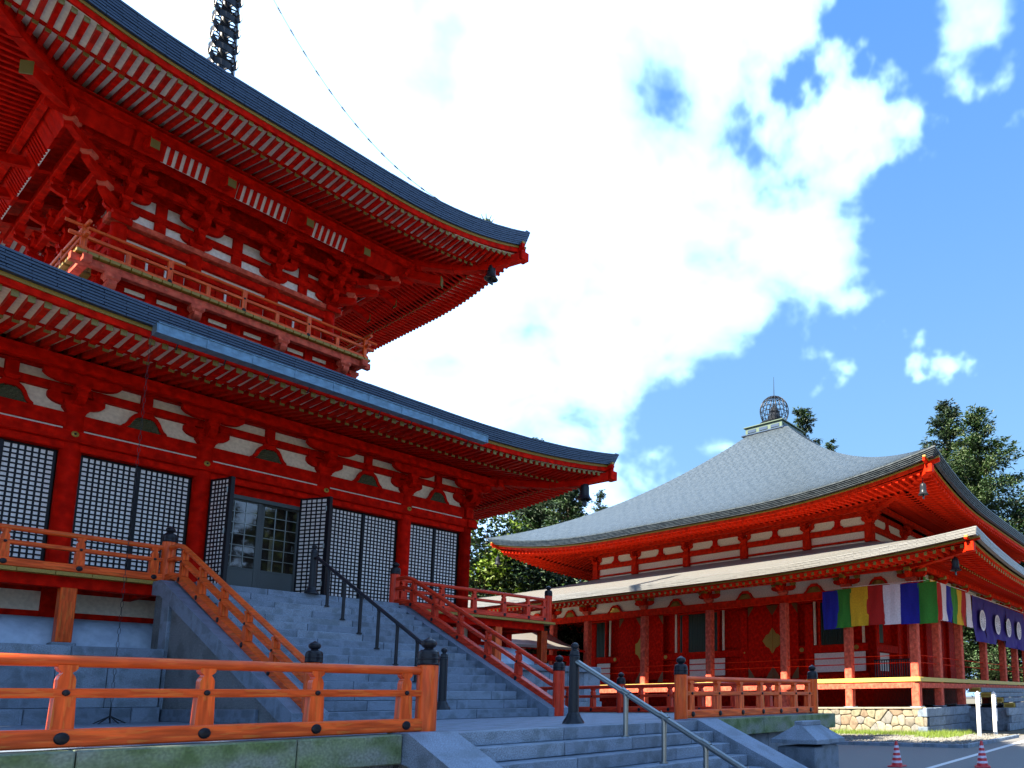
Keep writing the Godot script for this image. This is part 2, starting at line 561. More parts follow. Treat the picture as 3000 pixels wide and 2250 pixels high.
func disc_mesh(r: float) -> ArrayMesh:
	var key := "disc%.3f" % r
	if not cache.has(key):
		var b := MB.new()
		# a low boss that faces +z
		var m := MB.new()
		m.lathe(Vector3.ZERO, [Vector2(r, 0), Vector2(r * 0.98, 0.008), Vector2(r * 0.8, 0.016), Vector2(r * 0.4, 0.02), Vector2(0, 0.021)], 16)
		var q := Basis(Vector3.RIGHT, PI * 0.5)
		for i in m.v.size():
			b.v.append(q * m.v[i])
			b.n.append(q * m.n[i])
		cache[key] = b.mesh()
	return cache[key]

func newel(parent: Node, p: Vector3, h: float, mv: Material, s := 1.0) -> void:
	var o := part(parent, "newel_post", post_mesh(0.104 * s, h), mv, Transform3D(Basis(), p))
	part(o, "onion_finial", onion(s), M.black, at(0, h, 0))

# path: points on the floor; ends: which of them carry newels; every: spacing of the posts
func railing(root: Node3D, path: Array, newels: Array, posts: Array, mh: Material, mv: Material, k := 1.0, newel_h := 0.69, lift := 0.015, face := 1.0) -> void:
	var low := MB.new()
	var mid := MB.new()
	var top := MB.new()
	var total := 0.0
	var up := Vector3.UP
	for i in path.size() - 1:
		var a: Vector3 = path[i]
		var b: Vector3 = path[i + 1]
		var e := (b - a).normalized() * 0.012
		low.bar(a + up * (lift + 0.065 * k) - e, b + up * (lift + 0.065 * k) + e, 0.135 * k, 0.13 * k, 0.012)
		mid.bar(a + up * (lift + 0.385 * k) - e, b + up * (lift + 0.385 * k) + e, 0.10 * k, 0.068 * k, 0.008)
		top.tube(a + up * (lift + 0.615 * k) - e, b + up * (lift + 0.615 * k) + e, 0.044 * k, 0.044 * k, 14, true)
		total += a.distance_to(b)
	piece(root, "bottom_rail", low, mh)
	piece(root, "middle_rail", mid, mh)
	piece(root, "top_rail", top, mh)
	for s in posts:
		var d: float = s
		var i := 0
		while i < path.size() - 2 and d > (path[i] as Vector3).distance_to(path[i + 1]):
			d -= (path[i] as Vector3).distance_to(path[i + 1])
			i += 1
		var a: Vector3 = path[i]
		var b: Vector3 = path[i + 1]
		var p := a + (b - a).normalized() * d
		var flat := Vector3(b.x - a.x, 0, b.z - a.z).normalized()
		var q := Basis(flat, up, flat.cross(up))
		if not cache.has("strut%.2f" % k):
			var lo := MB.new()
			lo.prism(poly([[-0.066 * k, 0.12 * k], [0.066 * k, 0.12 * k], [0.058 * k, 0.36 * k], [-0.058 * k, 0.36 * k]]), -0.05 * k, 0.05 * k)
			cache["strut%.2f" % k] = lo.mesh()
			var hi := MB.new()
			hi.prism(poly([[-0.05 * k, 0.41 * k], [0.05 * k, 0.41 * k], [0.05 * k, 0.48 * k], [0.042 * k, 0.505 * k], [0.03 * k, 0.52 * k], [0.026 * k, 0.53 * k], [0.045 * k, 0.545 * k], [0.055 * k, 0.56 * k], [0.055 * k, 0.585 * k], [-0.055 * k, 0.585 * k], [-0.055 * k, 0.56 * k], [-0.045 * k, 0.545 * k], [-0.026 * k, 0.53 * k], [-0.03 * k, 0.52 * k], [-0.042 * k, 0.505 * k], [-0.05 * k, 0.48 * k]]), -0.045 * k, 0.045 * k)
			cache["neck%.2f" % k] = hi.mesh()
		var f := Transform3D(q, p + up * lift)
		var o := part(root, "strut", cache["strut%.2f" % k], mv, f)
		part(o, "strut_neck", cache["neck%.2f" % k], mv)
		for sg in [1.0, -1.0]:
			var fb: Basis = Basis() if sg > 0 else Basis(up, PI)
			part(o, "boss", disc_mesh(0.044 * k), M.black, Transform3D(fb, Vector3(0, 0.065 * k, sg * 0.0665 * k)))
			part(o, "boss", disc_mesh(0.023 * k), M.black, Transform3D(fb, Vector3(0, 0.387 * k, sg * 0.049 * k)))
	for p in newels:
		newel(root, p, newel_h, mv, k if k > 1.0 else 1.0)

# curved bracket arm, 2a long, h high, lying along x, top at y = h
func arm_mesh(a: float, h: float, t: float) -> ArrayMesh:
	var key := "arm%.3f,%.3f,%.3f" % [a, h, t]
	if not cache.has(key):
		var pts := [[-a, h], [-a, h * 0.55], [-a * 0.93, h * 0.36], [-a * 0.82, h * 0.18], [-a * 0.66, h * 0.05], [-a * 0.5, 0.0], [a * 0.5, 0.0], [a * 0.66, h * 0.05], [a * 0.82, h * 0.18], [a * 0.93, h * 0.36], [a, h * 0.55], [a, h]]
		var b := MB.new()
		b.prism(poly(pts), -t * 0.5, t * 0.5)
		cache[key] = b.mesh()
	return cache[key]

# bearing block, wide above and drawn in below
func block_mesh(w: float, h: float) -> ArrayMesh:
	var key := "blk%.3f,%.3f" % [w, h]
	if not cache.has(key):
		var b := MB.new()
		var r := w * 0.5
		var pr := [[r * 0.68, 0.0], [r * 0.74, h * 0.2], [r, h * 0.48], [r, h]]
		for i in pr.size() - 1:
			for s in 4:
				var q: Basis = SIDE[s]
				b.quad(q * Vector3(-pr[i][0], pr[i][1], pr[i][0]), q * Vector3(pr[i][0], pr[i][1], pr[i][0]), q * Vector3(pr[i + 1][0], pr[i + 1][1], pr[i + 1][0]), q * Vector3(-pr[i + 1][0], pr[i + 1][1], pr[i + 1][0]), q * Vector3(0, 0, 1))
		b.quad(Vector3(-r, h, -r), Vector3(r, h, -r), Vector3(r, h, r), Vector3(-r, h, r), Vector3.UP)
		var l := r * 0.68
		b.quad(Vector3(-l, 0, -l), Vector3(l, 0, -l), Vector3(l, 0, l), Vector3(-l, 0, l), Vector3.DOWN)
		cache[key] = b.mesh()
	return cache[key]

# a bracket complex: base block, crossed arms with bearing blocks, stepping outwards (z)
func bracket(parent: Node, f: Transform3D, s: float, steps: int, m: Material, wide := 0.62) -> Node:
	var o := part(parent, "bracket", block_mesh(0.46 * s, 0.26 * s), m, f)
	var y := 0.17 * s
	for k in steps + 1:
		var z := 0.36 * s * k
		var a := wide * (0.74 if k == 0 else 1.0) * s
		# lateral arm over this step with three blocks
		part(o, "bracket_arm", arm_mesh(a, 0.24 * s, 0.16 * s), m, at(0, y, z))
		for j in [-1, 0, 1]:
			part(o, "bearing_block", block_mesh(0.25 * s, 0.16 * s), m, at(j * (a - 0.125 * s), y + 0.24 * s, z))
		if k < steps:
			# outward arm that carries the next step
			var l := 0.36 * s * (k + 1) + 0.13 * s
			part(o, "bracket_arm", arm_mesh(l, 0.24 * s, 0.16 * s), m, Transform3D(Basis(Vector3.UP, PI * 0.5), Vector3(0, y + 0.004, 0)))
			part(o, "bearing_block", block_mesh(0.25 * s, 0.16 * s), m, at(0, y + 0.245 * s, l - 0.13 * s))
		y += 0.40 * s
	return o

# ornamented frog-leg strut with a carving in its middle
func frog_strut(parent: Node, f: Transform3D, w: float, h: float, m: Material, carved: Material) -> void:
	var key := "frog%.3f,%.3f" % [w, h]
	if not cache.has(key):
		var out := [[-1.0, 0.0], [-0.97, 0.10], [-0.84, 0.20], [-0.74, 0.36], [-0.66, 0.56], [-0.52, 0.76], [-0.34, 0.88], [-0.30, 1.0], [0.30, 1.0], [0.34, 0.88], [0.52, 0.76], [0.66, 0.56], [0.74, 0.36], [0.84, 0.20], [0.97, 0.10], [1.0, 0.0]]
		var ins := [[0.80, 0.0], [0.66, 0.14], [0.56, 0.36], [0.42, 0.58], [0.24, 0.68], [-0.24, 0.68], [-0.42, 0.58], [-0.56, 0.36], [-0.66, 0.14], [-0.80, 0.0]]
		var pts := []
		for p in out:
			pts.append([p[0] * w, p[1] * h])
		for p in ins:
			pts.append([p[0] * w, p[1] * h])
		var b := MB.new()
		b.prism(poly(pts), -0.07, 0.07)
		cache[key] = b.mesh()
		# carved relief
		var c := MB.new()
		var nz := FastNoiseLite.new()
		nz.seed = 77
		nz.frequency = 9.0
		var rows := []
		for i in 15:
			var row := []
			for j in 31:
				var x := (j / 30.0 * 2.0 - 1.0)
				var y := i / 14.0
				var lim := 0.74 - 0.36 * y * y
				var px := x * lim * w
				row.append(Vector3(px, y * 0.66 * h, 0.02 + 0.05 * absf(nz.get_noise_2d(px * 3.0, y * h * 3.0)) + 0.035 * sin(px * 90.0) * sin(y * h * 90.0 + px * 30.0)))
			rows.append(row)
		c.sheet(rows, Vector3(0, 0, 1))
		cache[key + "c"] = c.mesh()
	var o := part(parent, "frog_strut", cache[key], m, f)
	part(o, "carving", cache[key + "c"], carved)

# black lattice shutter over white paper: outline in the xy plane, faces +z
func lattice(parent: Node, called: String, f: Transform3D, w: float, h: float, cols: int, rows: int) -> Node:
	var key := "lat%.3f,%.3f,%d,%d" % [w, h, cols, rows]
	if not cache.has(key):
		var fr := MB.new()
		var t := 0.045
		fr.box(Vector3(0, t * 0.5, 0), Vector3(w, t, 0.06), 0.004)
		fr.box(Vector3(0, h - t * 0.5, 0), Vector3(w, t, 0.06), 0.004)
		for s in [-1, 1]:
			fr.box(Vector3(s * (w - t) * 0.5, h * 0.5, 0), Vector3(t, h - 2 * t, 0.06), 0.004)
		cache[key + "f"] = fr.mesh()
		var g := MB.new()
		var iw := w - 2 * t
		var ih := h - 2 * t
		for i in range(1, cols):
			g.box(Vector3(-iw * 0.5 + iw * i / cols, h * 0.5, 0.0), Vector3(0.033, ih, 0.040))
		for j in range(1, rows):
			g.box(Vector3(0, t + ih * j / rows, 0.003), Vector3(iw, 0.033, 0.036))
		cache[key + "g"] = g.mesh()
		cache[key + "p"] = bx(Vector3(iw, ih, 0.006), 0.0)
		cache[key] = true
	var o := part(parent, called, cache[key + "f"], M.lacquer, f)
	stuff(part(o, "lattice_bars", cache[key + "g"], M.lacquer))
	part(o, "paper", cache[key + "p"], M.paper, at(0, h * 0.5, 0.006))
	return o

# ---------------------------------------------------------------- eaves and roofs
# p: hu, wo = half length and outward reach of the eave; d = wo - hu; wp, yp = where the rafters leave the wall purlin;
# wb, yb / wf, yf = ends of the base and flying rafters; top = upper edge of the roof's rim; rim = its height; lift = rise of the corners
func lift_at(p: Dictionary, u: float) -> float:
	var t := clampf((absf(u) / p.hu - 0.25) / 0.75, 0.0, 1.0)
	return p.lift * pow(t, 2.3)

func eave_y(p: Dictionary, u: float, w: float) -> float:
	# underside of the soffit boards
	var y: float
	if w <= p.wb:
		y = lerpf(p.yp, p.yb, (w - p.wp) / (p.wb - p.wp))
	else:
		y = lerpf(p.yb, p.yf, (w - p.wb) / (p.wf - p.wb))
	return y + lift_at(p, u) * clampf((w - p.wp) / (p.wo - p.wp), 0.0, 1.1)

func hexa(b: MB, q: Array) -> void:
	var c := Vector3.ZERO
	for k in 8:
		c += q[k] / 8.0
	for fc in [[0, 1, 2, 3], [4, 5, 6, 7], [0, 1, 5, 4], [1, 2, 6, 5], [2, 3, 7, 6], [3, 0, 4, 7]]:
		var m: Vector3 = (q[fc[0]] + q[fc[1]] + q[fc[2]] + q[fc[3]]) * 0.25
		b.quad(q[fc[0]], q[fc[1]], q[fc[2]], q[fc[3]], m - c)

# strip of the rim between heights y0..y1 and reaches w0..w1 (outer), running u0..u1
func rim_strip(b: MB, q: Basis, p: Dictionary, u0: float, u1: float, y0: float, y1: float, w: float, dep: float) -> void:
	var l0 := lift_at(p, u0)
	var l1 := lift_at(p, u1)
	hexa(b, [q * Vector3(u0, y0 + l0, w), q * Vector3(u1, y0 + l1, w), q * Vector3(u1, y1 + l1, w), q * Vector3(u0, y1 + l0, w),
		q * Vector3(u0, y0 + l0, w - dep), q * Vector3(u1, y0 + l1, w - dep), q * Vector3(u1, y1 + l1, w - dep), q * Vector3(u0, y1 + l0, w - dep)])

func eave(parent: Node, side: int, p: Dictionary, single: bool, m: Dictionary) -> void:
	var q: Basis = SIDE[side]
	var d: float = p.wo - p.hu
	var n := int(2.0 * p.hu / p.gap)
	var merged := MB.new()
	rng.seed = 500 + side
	var caps := MB.new()
	for i in n + 1:
		var u: float = -p.hu + 2.0 * p.hu * i / n
		var ws := maxf(p.wp - 0.15, absf(u) + d + 0.06)
		for row in 2:
			var a: float = ws if row == 0 else maxf(p.wb - 0.25, ws)
			var e: float = p.wb if row == 0 else p.wf
			if e - a < 0.12:
				continue
			var hh: float = p.rh
			var p0 := q * Vector3(u, eave_y(p, u, a) - hh * 0.5 - (0.0 if row == 0 else -0.004), a)
			var p1 := q * Vector3(u, eave_y(p, u, e) - hh * 0.5 - (0.0 if row == 0 else -0.004), e)
			if single and absf(u) < p.hu - 0.3:
				beam(parent, "rafter" if row == 0 else "flying_rafter", p0, p1 + (p1 - p0).normalized() * rng.randf_range(-0.012, 0.008), p.rw * rng.randf_range(0.95, 1.04), hh, [m.rafter, M.red_b, M.red_c][rng.randi() % 3])
				var dd := (p1 - p0).normalized()
				if p.get("caps", false):
					caps.bar(p1 - dd * 0.01, p1 + dd * 0.012, p.rw + 0.012, hh + 0.012)
			else:
				merged.bar(p0, p1, p.rw, hh)
				if p.get("caps", false):
					var dd := (p1 - p0).normalized()
					caps.bar(p1 - dd * 0.01, p1 + dd * 0.012, p.rw + 0.012, hh + 0.012)
	if merged.v.size():
		stuff(piece(parent, "rafters", merged, m.rafter))
	if caps.v.size():
		stuff(piece(parent, "rafter_caps", caps, m.cap))
	# soffit boards over the rafters
	var N := 36
	var so := MB.new()
	var rows := []
	for w in [p.wp - 0.2, p.wb - 0.02, p.wb + 0.02, p.wf + 0.03]:
		var row := []
		for j in N + 1:
			var hu2: float = minf(p.hu, w - d)
			var u: float = lerpf(-hu2, hu2, float(j) / N)
			row.append(q * Vector3(u, eave_y(p, u, w), w))
		rows.append(row)
	so.sheet(rows, Vector3.DOWN)
	piece(parent, "soffit", so, m.soffit)
	# bars along the rafter ends, fascia boards and the layered rim
	var kio := MB.new()
	var fas := MB.new()
	var och := MB.new()
	for j in N:
		var u0: float = lerpf(-p.hu, p.hu, float(j) / N)
		var u1: float = lerpf(-p.hu, p.hu, float(j + 1) / N)
		var mu := absf(u0 + u1) * 0.5
		if mu < p.wb - d:
			var y0 := eave_y(p, u0, p.wb)
			var y1 := eave_y(p, u1, p.wb)
			kio.bar(q * Vector3(u0, y0 + 0.03, p.wb + 0.0), q * Vector3(u1, y1 + 0.03, p.wb + 0.0), 0.10, 0.10)
		var yb: float = p.yf - 0.015
		rim_strip(fas, q, p, u0, u1, yb, p.top - p.rim - 0.07, p.wf + 0.07, 0.10)
		rim_strip(och, q, p, u0, u1, p.top - p.rim - 0.07, p.top - p.rim, p.wf + 0.10, 0.12)
	piece(parent, "eave_bar", kio, m.rafter)
	piece(parent, "fascia", fas, m.fascia)
	piece(parent, "edge_board", och, m.edge)
	var rim := MB.new()
	var rowsn: int = p.rows
	var rh: float = p.rim / rowsn
	rng.seed = 100 + side
	for r in rowsn:
		var w: float = p.wo - 0.10 * (1.0 - float(r) / maxf(rowsn - 1, 1)) * p.get("lean", 1.0)
		var hu: float = w - d
		var y0: float = p.top - p.rim + rh * r
		var seg: int = maxi(int(2.0 * hu / p.slab), 4)
		for j in seg:
			var off := 0.5 if r % 2 == 1 else 0.0
			var u0: float = clampf(-hu + 2.0 * hu * (j - off) / seg, -hu, hu)
			var u1: float = clampf(-hu + 2.0 * hu * (j + 1 - off) / seg, -hu, hu)
			if j == seg - 1:
				u1 = hu
			if u1 - u0 < 0.02:
				continue
			var g := 0.004
			rim_strip(rim, q, p, u0 + g, u1 - g, y0 + 0.003, y0 + rh - rng.randf_range(0.003, 0.009), w + rng.randf_range(-0.004, 0.004), 0.16)
	stuff(piece(parent, "roof_rim", rim, m.rim))

func roof(parent: Node, p: Dictionary, hz: float, mt: Material, courses: int) -> void:
	# curved roof over a rectangle: hx/hz at the eave, tx/tz at the top
	var cols := 28
	for s in 4:
		var q: Basis = SIDE[s]
		var hu: float = (p.hx if s == 0 or s == 3 else hz)
		var wo: float = (hz if s == 0 or s == 3 else p.hx)
		var tu: float = (p.tx if s == 0 or s == 3 else p.tz)
		var tw: float = (p.tz if s == 0 or s == 3 else p.tx)
		var b := MB.new()
		var line := []
		for i in courses + 1:
			var t := float(i) / courses
			var row := []
			for j in cols + 1:
				var k := 2.0 * j / cols - 1.0
				k = signf(k) * (1.0 - pow(1.0 - absf(k), 1.4))
				var y: float = lerpf(p.y0, p.y1, lerpf(t, t * t, p.sag)) + p.lift * pow(clampf((absf(k) - 0.25) / 0.75, 0, 1), 2.3) * pow(1.0 - t, 2.2)
				row.append(q * Vector3(k * lerpf(hu, tu, t), y, lerpf(wo, tw, t)))
			line.append(row)
		for i in courses:
			# each course is tilted a little so that its lower edge stands proud
			var lo := []
			var step := Vector3(0, 0.008, 0) + q * Vector3(0, 0, 0.004)
			for j in cols + 1:
				lo.append(line[i][j] + step)
			b.sheet([lo, line[i + 1]], Vector3.UP + q * Vector3(0, 0, 0.5))
			b.sheet([line[i], lo], q * Vector3(0, 0, 1))
		piece(parent, "roof_slope", b, mt)

func wind_bell(label: String, group: String, top: Vector3, s: float) -> void:
	var t := thing("wind_bell", label, "bell", top, 0.0, group)
	var h := MB.new()
	h.tube(Vector3(0, 0, 0), Vector3(0, -0.14 * s, 0), 0.012 * s, 0.012 * s, 6)
	piece(t, "hook", h, M.iron)
	var b := MB.new()
	var pr := []
	for p in [[0.0, -0.12], [0.03, -0.12], [0.05, -0.14], [0.075, -0.17], [0.085, -0.22], [0.088, -0.34], [0.10, -0.39], [0.125, -0.43], [0.14, -0.45], [0.125, -0.455], [0.09, -0.42], [0.0, -0.40]]:
		pr.append(Vector2(p[0], p[1]) * s)
	pr.reverse()
	b.lathe(Vector3.ZERO, pr, 14)
	piece(t, "bell", b, M.iron)
	var c := MB.new()
	c.tube(Vector3(0, -0.40 * s, 0), Vector3(0, -0.50 * s, 0), 0.012 * s, 0.03 * s, 8)
	c.box(Vector3(0, -0.53 * s, 0), Vector3(0.10, 0.07, 0.02) * s, 0.004)
	piece(t, "clapper", c, M.iron)

# ---------------------------------------------------------------- the pagoda
const PX := 7.702
const PZ := -24.762
const FLOOR := 3.93

func make_pagoda() -> void:
	var t := thing("pagoda", "two storey vermilion pagoda with spire, lattice shutters and wide curved eaves", "pagoda", Vector3(PX, 0, PZ))
	# rounded plaster mound under the walls
	var b := MB.new()
	for s in 4:
		var q: Basis = SIDE[s]
		var rows := []
		for i in 9:
			var a := PI * 0.5 * i / 8.0
			var hw := 6.2 + 0.95 * cos(a)
			var y := 2.55 + 0.66 * sin(a)
			rows.append([q * Vector3(-hw, y, hw), q * Vector3(hw, y, hw)])
		b.sheet(rows, q * Vector3(0, 0.6, 1))
	piece(t, "plaster_mound", b, M.plaster)
	# core that closes the building
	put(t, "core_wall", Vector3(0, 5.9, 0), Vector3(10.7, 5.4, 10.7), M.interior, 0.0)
	# wall under the veranda
	for s in [0, 1, 2]:
		var q: Basis = SIDE[s]
		var xf := Transform3D(q, Vector3.ZERO)
		part(t, "under_wall", bx(Vector3(12.3, 0.5, 0.1), 0.0), M.red_deep, xf * at(0, 3.08, 6.10))
		part(t, "under_wall", bx(Vector3(12.3, 0.26, 0.1), 0.0), M.red_deep, xf * at(0, 3.83, 6.10))
		for u in [-5.592, -3.75, -1.32, 1.32, 3.75, 5.592]:
			part(t, "under_post", bx(Vector3(0.30, 1.0, 0.16), 0.01), M.red_deep, xf * at(u, 3.4, 6.14))
		for k in [[-5.44, -3.9], [-3.6, -1.47], [-1.17, 1.17], [1.47, 3.6], [3.9, 5.44]]:
			part(t, "plaster_panel", bx(Vector3(k[1] - k[0], 0.37, 0.04), 0.0), M.cream, xf * at((k[0] + k[1]) * 0.5, 3.515, 6.12))
		# veranda: posts on plinths, edge beam, floor boards
		for u in [-7.28, -5.6, -3.78, 3.78, 5.6, 7.28]:
			part(t, "veranda_post", bx(Vector3(0.23, 1.0, 0.23), 0.015), M.rail_v if s == 0 else M.red, xf * at(u, 3.17, 7.28))
			part(t, "plinth", bx(Vector3(0.34, 0.13, 0.34), 0.02), M.granite_c, xf * at(u, 2.605, 7.28))
		part(t, "veranda_beam", bx(Vector3(14.5 if s == 0 else 14.3, 0.27, 0.2), 0.012), M.red, xf * at(0, 3.79, 7.29))
		for u in [-6.44, -4.7, -2.6, 2.6, 4.7, 6.44]:
			part(t, "veranda_joist", bx(Vector3(0.12, 0.16, 1.2), 0.006), M.red_deep, xf * at(u, 3.72, 6.66))
		var nb := 30
		for i in nb:
			var w := 15.1 / nb
			var u := -7.55 + w * (i + 0.5)
			if s == 0 or absf(u) < 5.55:
				part(t, "floor_board", bx(Vector3(w - 0.006, 0.07, 2.0), 0.004), M.ochre, xf * at(u, FLOOR - 0.035, 6.56 + 0.0 * s))
	# walls of the lower storey, front and right in full, left and back plainer
	var cu := [-5.592, -3.614, -1.3225, 1.3225, 3.614, 5.592]
	for s in 4:
		var q: Basis = SIDE[s]
		var xf := Transform3D(q, Vector3.ZERO)
		for k in 6:
			if s > 0 and k == 5 or (s == 3 and k == 0):
				continue
			var pm := MB.new()
			var o := part(t, "pillar", post_mesh(0.175, 3.52), M.red, xf * at(cu[k], FLOOR, 5.592))
			part(o, "pillar_base", post_mesh(0.24, 0.06), M.granite_c, at(0, -0.005, 0))
			if s < 2:
				var md := MB.new()
				part(o, "medallion", disc_mesh(0.062), M.gold, Transform3D(Basis(), Vector3(0, 3.05, 0.219)))
				part(o, "medallion_boss", disc_mesh(0.022), M.black, Transform3D(Basis(), Vector3(0, 3.05, 0.236)))
		part(t, "lower_beam", bx(Vector3(11.0, 0.16, 0.22), 0.01), M.red, xf * at(0, 6.74, 5.60))
		part(t, "tie_beam", bx(Vector3(11.75, 0.235, 0.30), 0.012), M.red, xf * at(0, 6.935, 5.66))
		part(t, "sill_beam", bx(Vector3(11.0, 0.22, 0.30), 0.012), M.red, xf * at(0, 4.04, 5.62))
		part(t, "head_beam", bx(Vector3(11.6, 0.30, 0.22), 0.012), M.red, xf * at(0, 7.275, 5.592))
		part(t, "plaster_strip", bx(Vector3(11.0, 0.08, 0.12), 0.0), M.white, xf * at(0, 7.088, 5.59))
		part(t, "plaster_panel", bx(Vector3(11.2, 1.1, 0.06), 0.0), M.cream, xf * at(0, 7.95, 5.52))
		part(t, "frieze_beam", bx(Vector3(11.5, 0.17, 0.16), 0.01), M.red, xf * at(0, 7.925, 5.592))
		part(t, "wall_purlin", bx(Vector3(11.9, 0.26, 0.24), 0.01), M.red, xf * at(0, 8.36, 5.592))
		part(t, "eave_purlin", bx(Vector3(12.9, 0.24, 0.20), 0.01), M.red, xf * at(0, 8.25, 6.22))
		if s == 3:
			continue
		for k in 6:
			if s > 0 and k == 5:
				continue
			bracket(t, xf * at(cu[k], 7.43, 5.592), 0.92, 1, M.red, 0.66)
		for k in 5:
			var mid: float = (cu[k] + cu[k + 1]) * 0.5
			var sp: float = (cu[k + 1] - cu[k])
			frog_strut(t, xf * at(mid, 7.43, 5.60), 0.40 if k != 0 and k != 4 else 0.36, 0.42, M.red, M.carving)
			part(t, "frieze_strut", bx(Vector3(0.20, 0.34, 0.12), 0.01), M.red, xf * at(mid, 8.09, 5.60))
			part(t, "bearing_block", block_mesh(0.24, 0.14), M.red, xf * at(mid, 7.83, 5.66))
			if k == 2 and s == 0:
				continue
			# two lattice shutters in a bay
			var w := (sp - 0.36) * 0.5
			for j in 2:
				lattice(t, "lattice_shutter", xf * at(mid + (j - 0.5) * w, 4.15, 5.50), w - 0.006, 2.505, 9 if sp > 2.1 else 7, 25)
			part(t, "mullion", bx(Vector3(0.07, 2.5, 0.09), 0.006), M.lacquer, xf * at(mid, 5.40, 5.53))
	# entrance: glazed doors behind, the lattice leaves folded out
	var dz := 5.49
	put(t, "door_lintel", Vector3(0, 6.56, 5.46), Vector3(2.3, 0.2, 0.16), M.red, 0.008)
	put(t, "door_head", Vector3(0, 6.42, dz + 0.02), Vector3(2.3, 0.10, 0.12), M.door_frame, 0.006)
	put(t, "threshold", Vector3(0, 3.99, 5.58), Vector3(2.3, 0.14, 0.5), M.door_frame, 0.008)
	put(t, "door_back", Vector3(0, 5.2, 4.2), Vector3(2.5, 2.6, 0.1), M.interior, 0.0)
	for k in 2:
		var cx := -0.46 if k == 0 else 0.46
		var leaf := MB.new()
		var lw := 0.90
		for sx in [-1, 1]:
			leaf.box(Vector3(sx * (lw * 0.5 - 0.04), 1.19, 0), Vector3(0.08, 2.38, 0.05), 0.004)
		leaf.box(Vector3(0, 2.35, 0), Vector3(lw - 0.16, 0.06, 0.05), 0.004)
		leaf.box(Vector3(0, 0.34, 0), Vector3(lw - 0.16, 0.68, 0.035), 0.004)
		leaf.box(Vector3(0, 0.70, 0), Vector3(lw - 0.16, 0.05, 0.05), 0.004)
		var o := part(t, "glazed_door", leaf.mesh(), M.door_frame, at(cx, 4.02, dz - 0.06 * k))
		for i in 2:
			put(o, "muntin", Vector3(-0.37 + 0.247 * (i + 1), 1.525, 0), Vector3(0.016, 1.6, 0.03), M.steel, 0.0)
		for j in 5:
			put(o, "muntin", Vector3(0, 0.725 + 0.267 * (j + 1), 0.002), Vector3(0.74, 0.014, 0.026), M.steel, 0.0)
		for i in 3:
			for j in 6:
				put(o, "pane", Vector3(-0.37 + 0.247 * (i + 0.5), 0.725 + 0.267 * (j + 0.5), 0), Vector3(0.245, 0.265, 0.005), M.glass, 0.0)
	for sgn in [-1.0, 1.0]:
		# a leaf hinged on each door pillar, swung outwards
		var hinge := Vector3(sgn * 1.16, 4.15, 5.70) if sgn < 0 else Vector3(0.80, 4.15, 5.66)
		var dir := Vector3(0.16, 0, 0.60) if sgn < 0 else Vector3(0.32, 0, 0.74)
		var w := dir.length()
		dir = dir.normalized()
		var q := Basis(dir, Vector3.UP, dir.cross(Vector3.UP))
		var c := hinge + dir * w * 0.5
		var o := lattice(t, "folding_shutter", Transform3D(q, c), w, 2.505, 5, 25)
		put(o, "outer_stile", Vector3(w * 0.5 + 0.03, 1.25, 0), Vector3(0.10, 2.52, 0.09), M.lacquer, 0.006)
		for hy in [0.3, 1.25, 2.2]:
			var hb := MB.new()
			hb.tube(Vector3(0, hy - 0.06, 0), Vector3(0, hy + 0.06, 0), 0.018, 0.018, 8)
			part(o, "hinge", hb.mesh(), M.steel, at(w * 0.5 - 0.02, 0, 0.05))
	# pale strip painted in for a bright reflection in the right-hand door
	var lp := MB.new()
	lp.box(Vector3(0.30, 5.15, 5.385), Vector3(0.075, 0.95, 0.03), 0.008)
	piece(t, "door_reflection", lp, M.reflection_tone)
	# lower eaves
	var mm := {"rafter": M.red, "soffit": M.cream, "cap": M.olive, "fascia": M.red, "edge": M.ochre, "rim": M.copper}
	var p := {"hu": 8.88, "wo": 8.88, "wp": 6.1, "yp": 8.56, "wb": 7.62, "yb": 8.29, "wf": 8.58, "yf": 8.31, "top": 8.83, "rim": 0.34, "lift": 0.62, "gap": 0.205, "rw": 0.085, "rh": 0.115, "rows": 7, "slab": 0.62, "caps": true}
	for s in 4:
		eave(t, s, p, s == 0, mm)
	roof(t, {"hx": 8.86, "tx": 3.0, "tz": 3.0, "y0": 8.82, "y1": 11.05, "sag": 0.55, "lift": 0.62}, 8.86, M.copper, 26)
	hip_rafters(t, p, 6.0, 8.2)
	# upper storey
	var uw := 2.566
	var uu := [-2.566, -0.955, 0.955, 2.566]
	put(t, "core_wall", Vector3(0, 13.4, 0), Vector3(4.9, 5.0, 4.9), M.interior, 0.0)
	for s in 4:
		var q: Basis = SIDE[s]
		var xf := Transform3D(q, Vector3.ZERO)
		part(t, "plaster_panel", bx(Vector3(5.1, 4.2, 0.06), 0.0), M.white, xf * at(0, 13.0, uw - 0.06))
		for k in 4:
			if s > 0 and k == 3:
				continue
			part(t, "pillar", post_mesh(0.17, 1.5), M.red, xf * at(uu[k], 12.05, uw))
		part(t, "head_beam", bx(Vector3(5.7, 0.15, 0.42), 0.01), M.red_faded if s == 0 else M.red, xf * at(0, 13.55, uw + 0.02))
		part(t, "tie_beam", bx(Vector3(5.3, 0.22, 0.16), 0.01), M.red, xf * at(0, 13.33, uw + 0.02))
		part(t, "rail_beam", bx(Vector3(5.3, 0.2, 0.18), 0.01), M.red, xf * at(0, 12.98, uw + 0.02))
		part(t, "frieze_beam", bx(Vector3(5.5, 0.18, 0.16), 0.01), M.red, xf * at(0, 14.06, uw))
		part(t, "frieze_beam", bx(Vector3(5.7, 0.24, 0.16), 0.01), M.red, xf * at(0, 14.62, uw))
		part(t, "frieze_beam", bx(Vector3(5.7, 0.9, 0.14), 0.01), M.red_deep, xf * at(0, 15.3, uw))
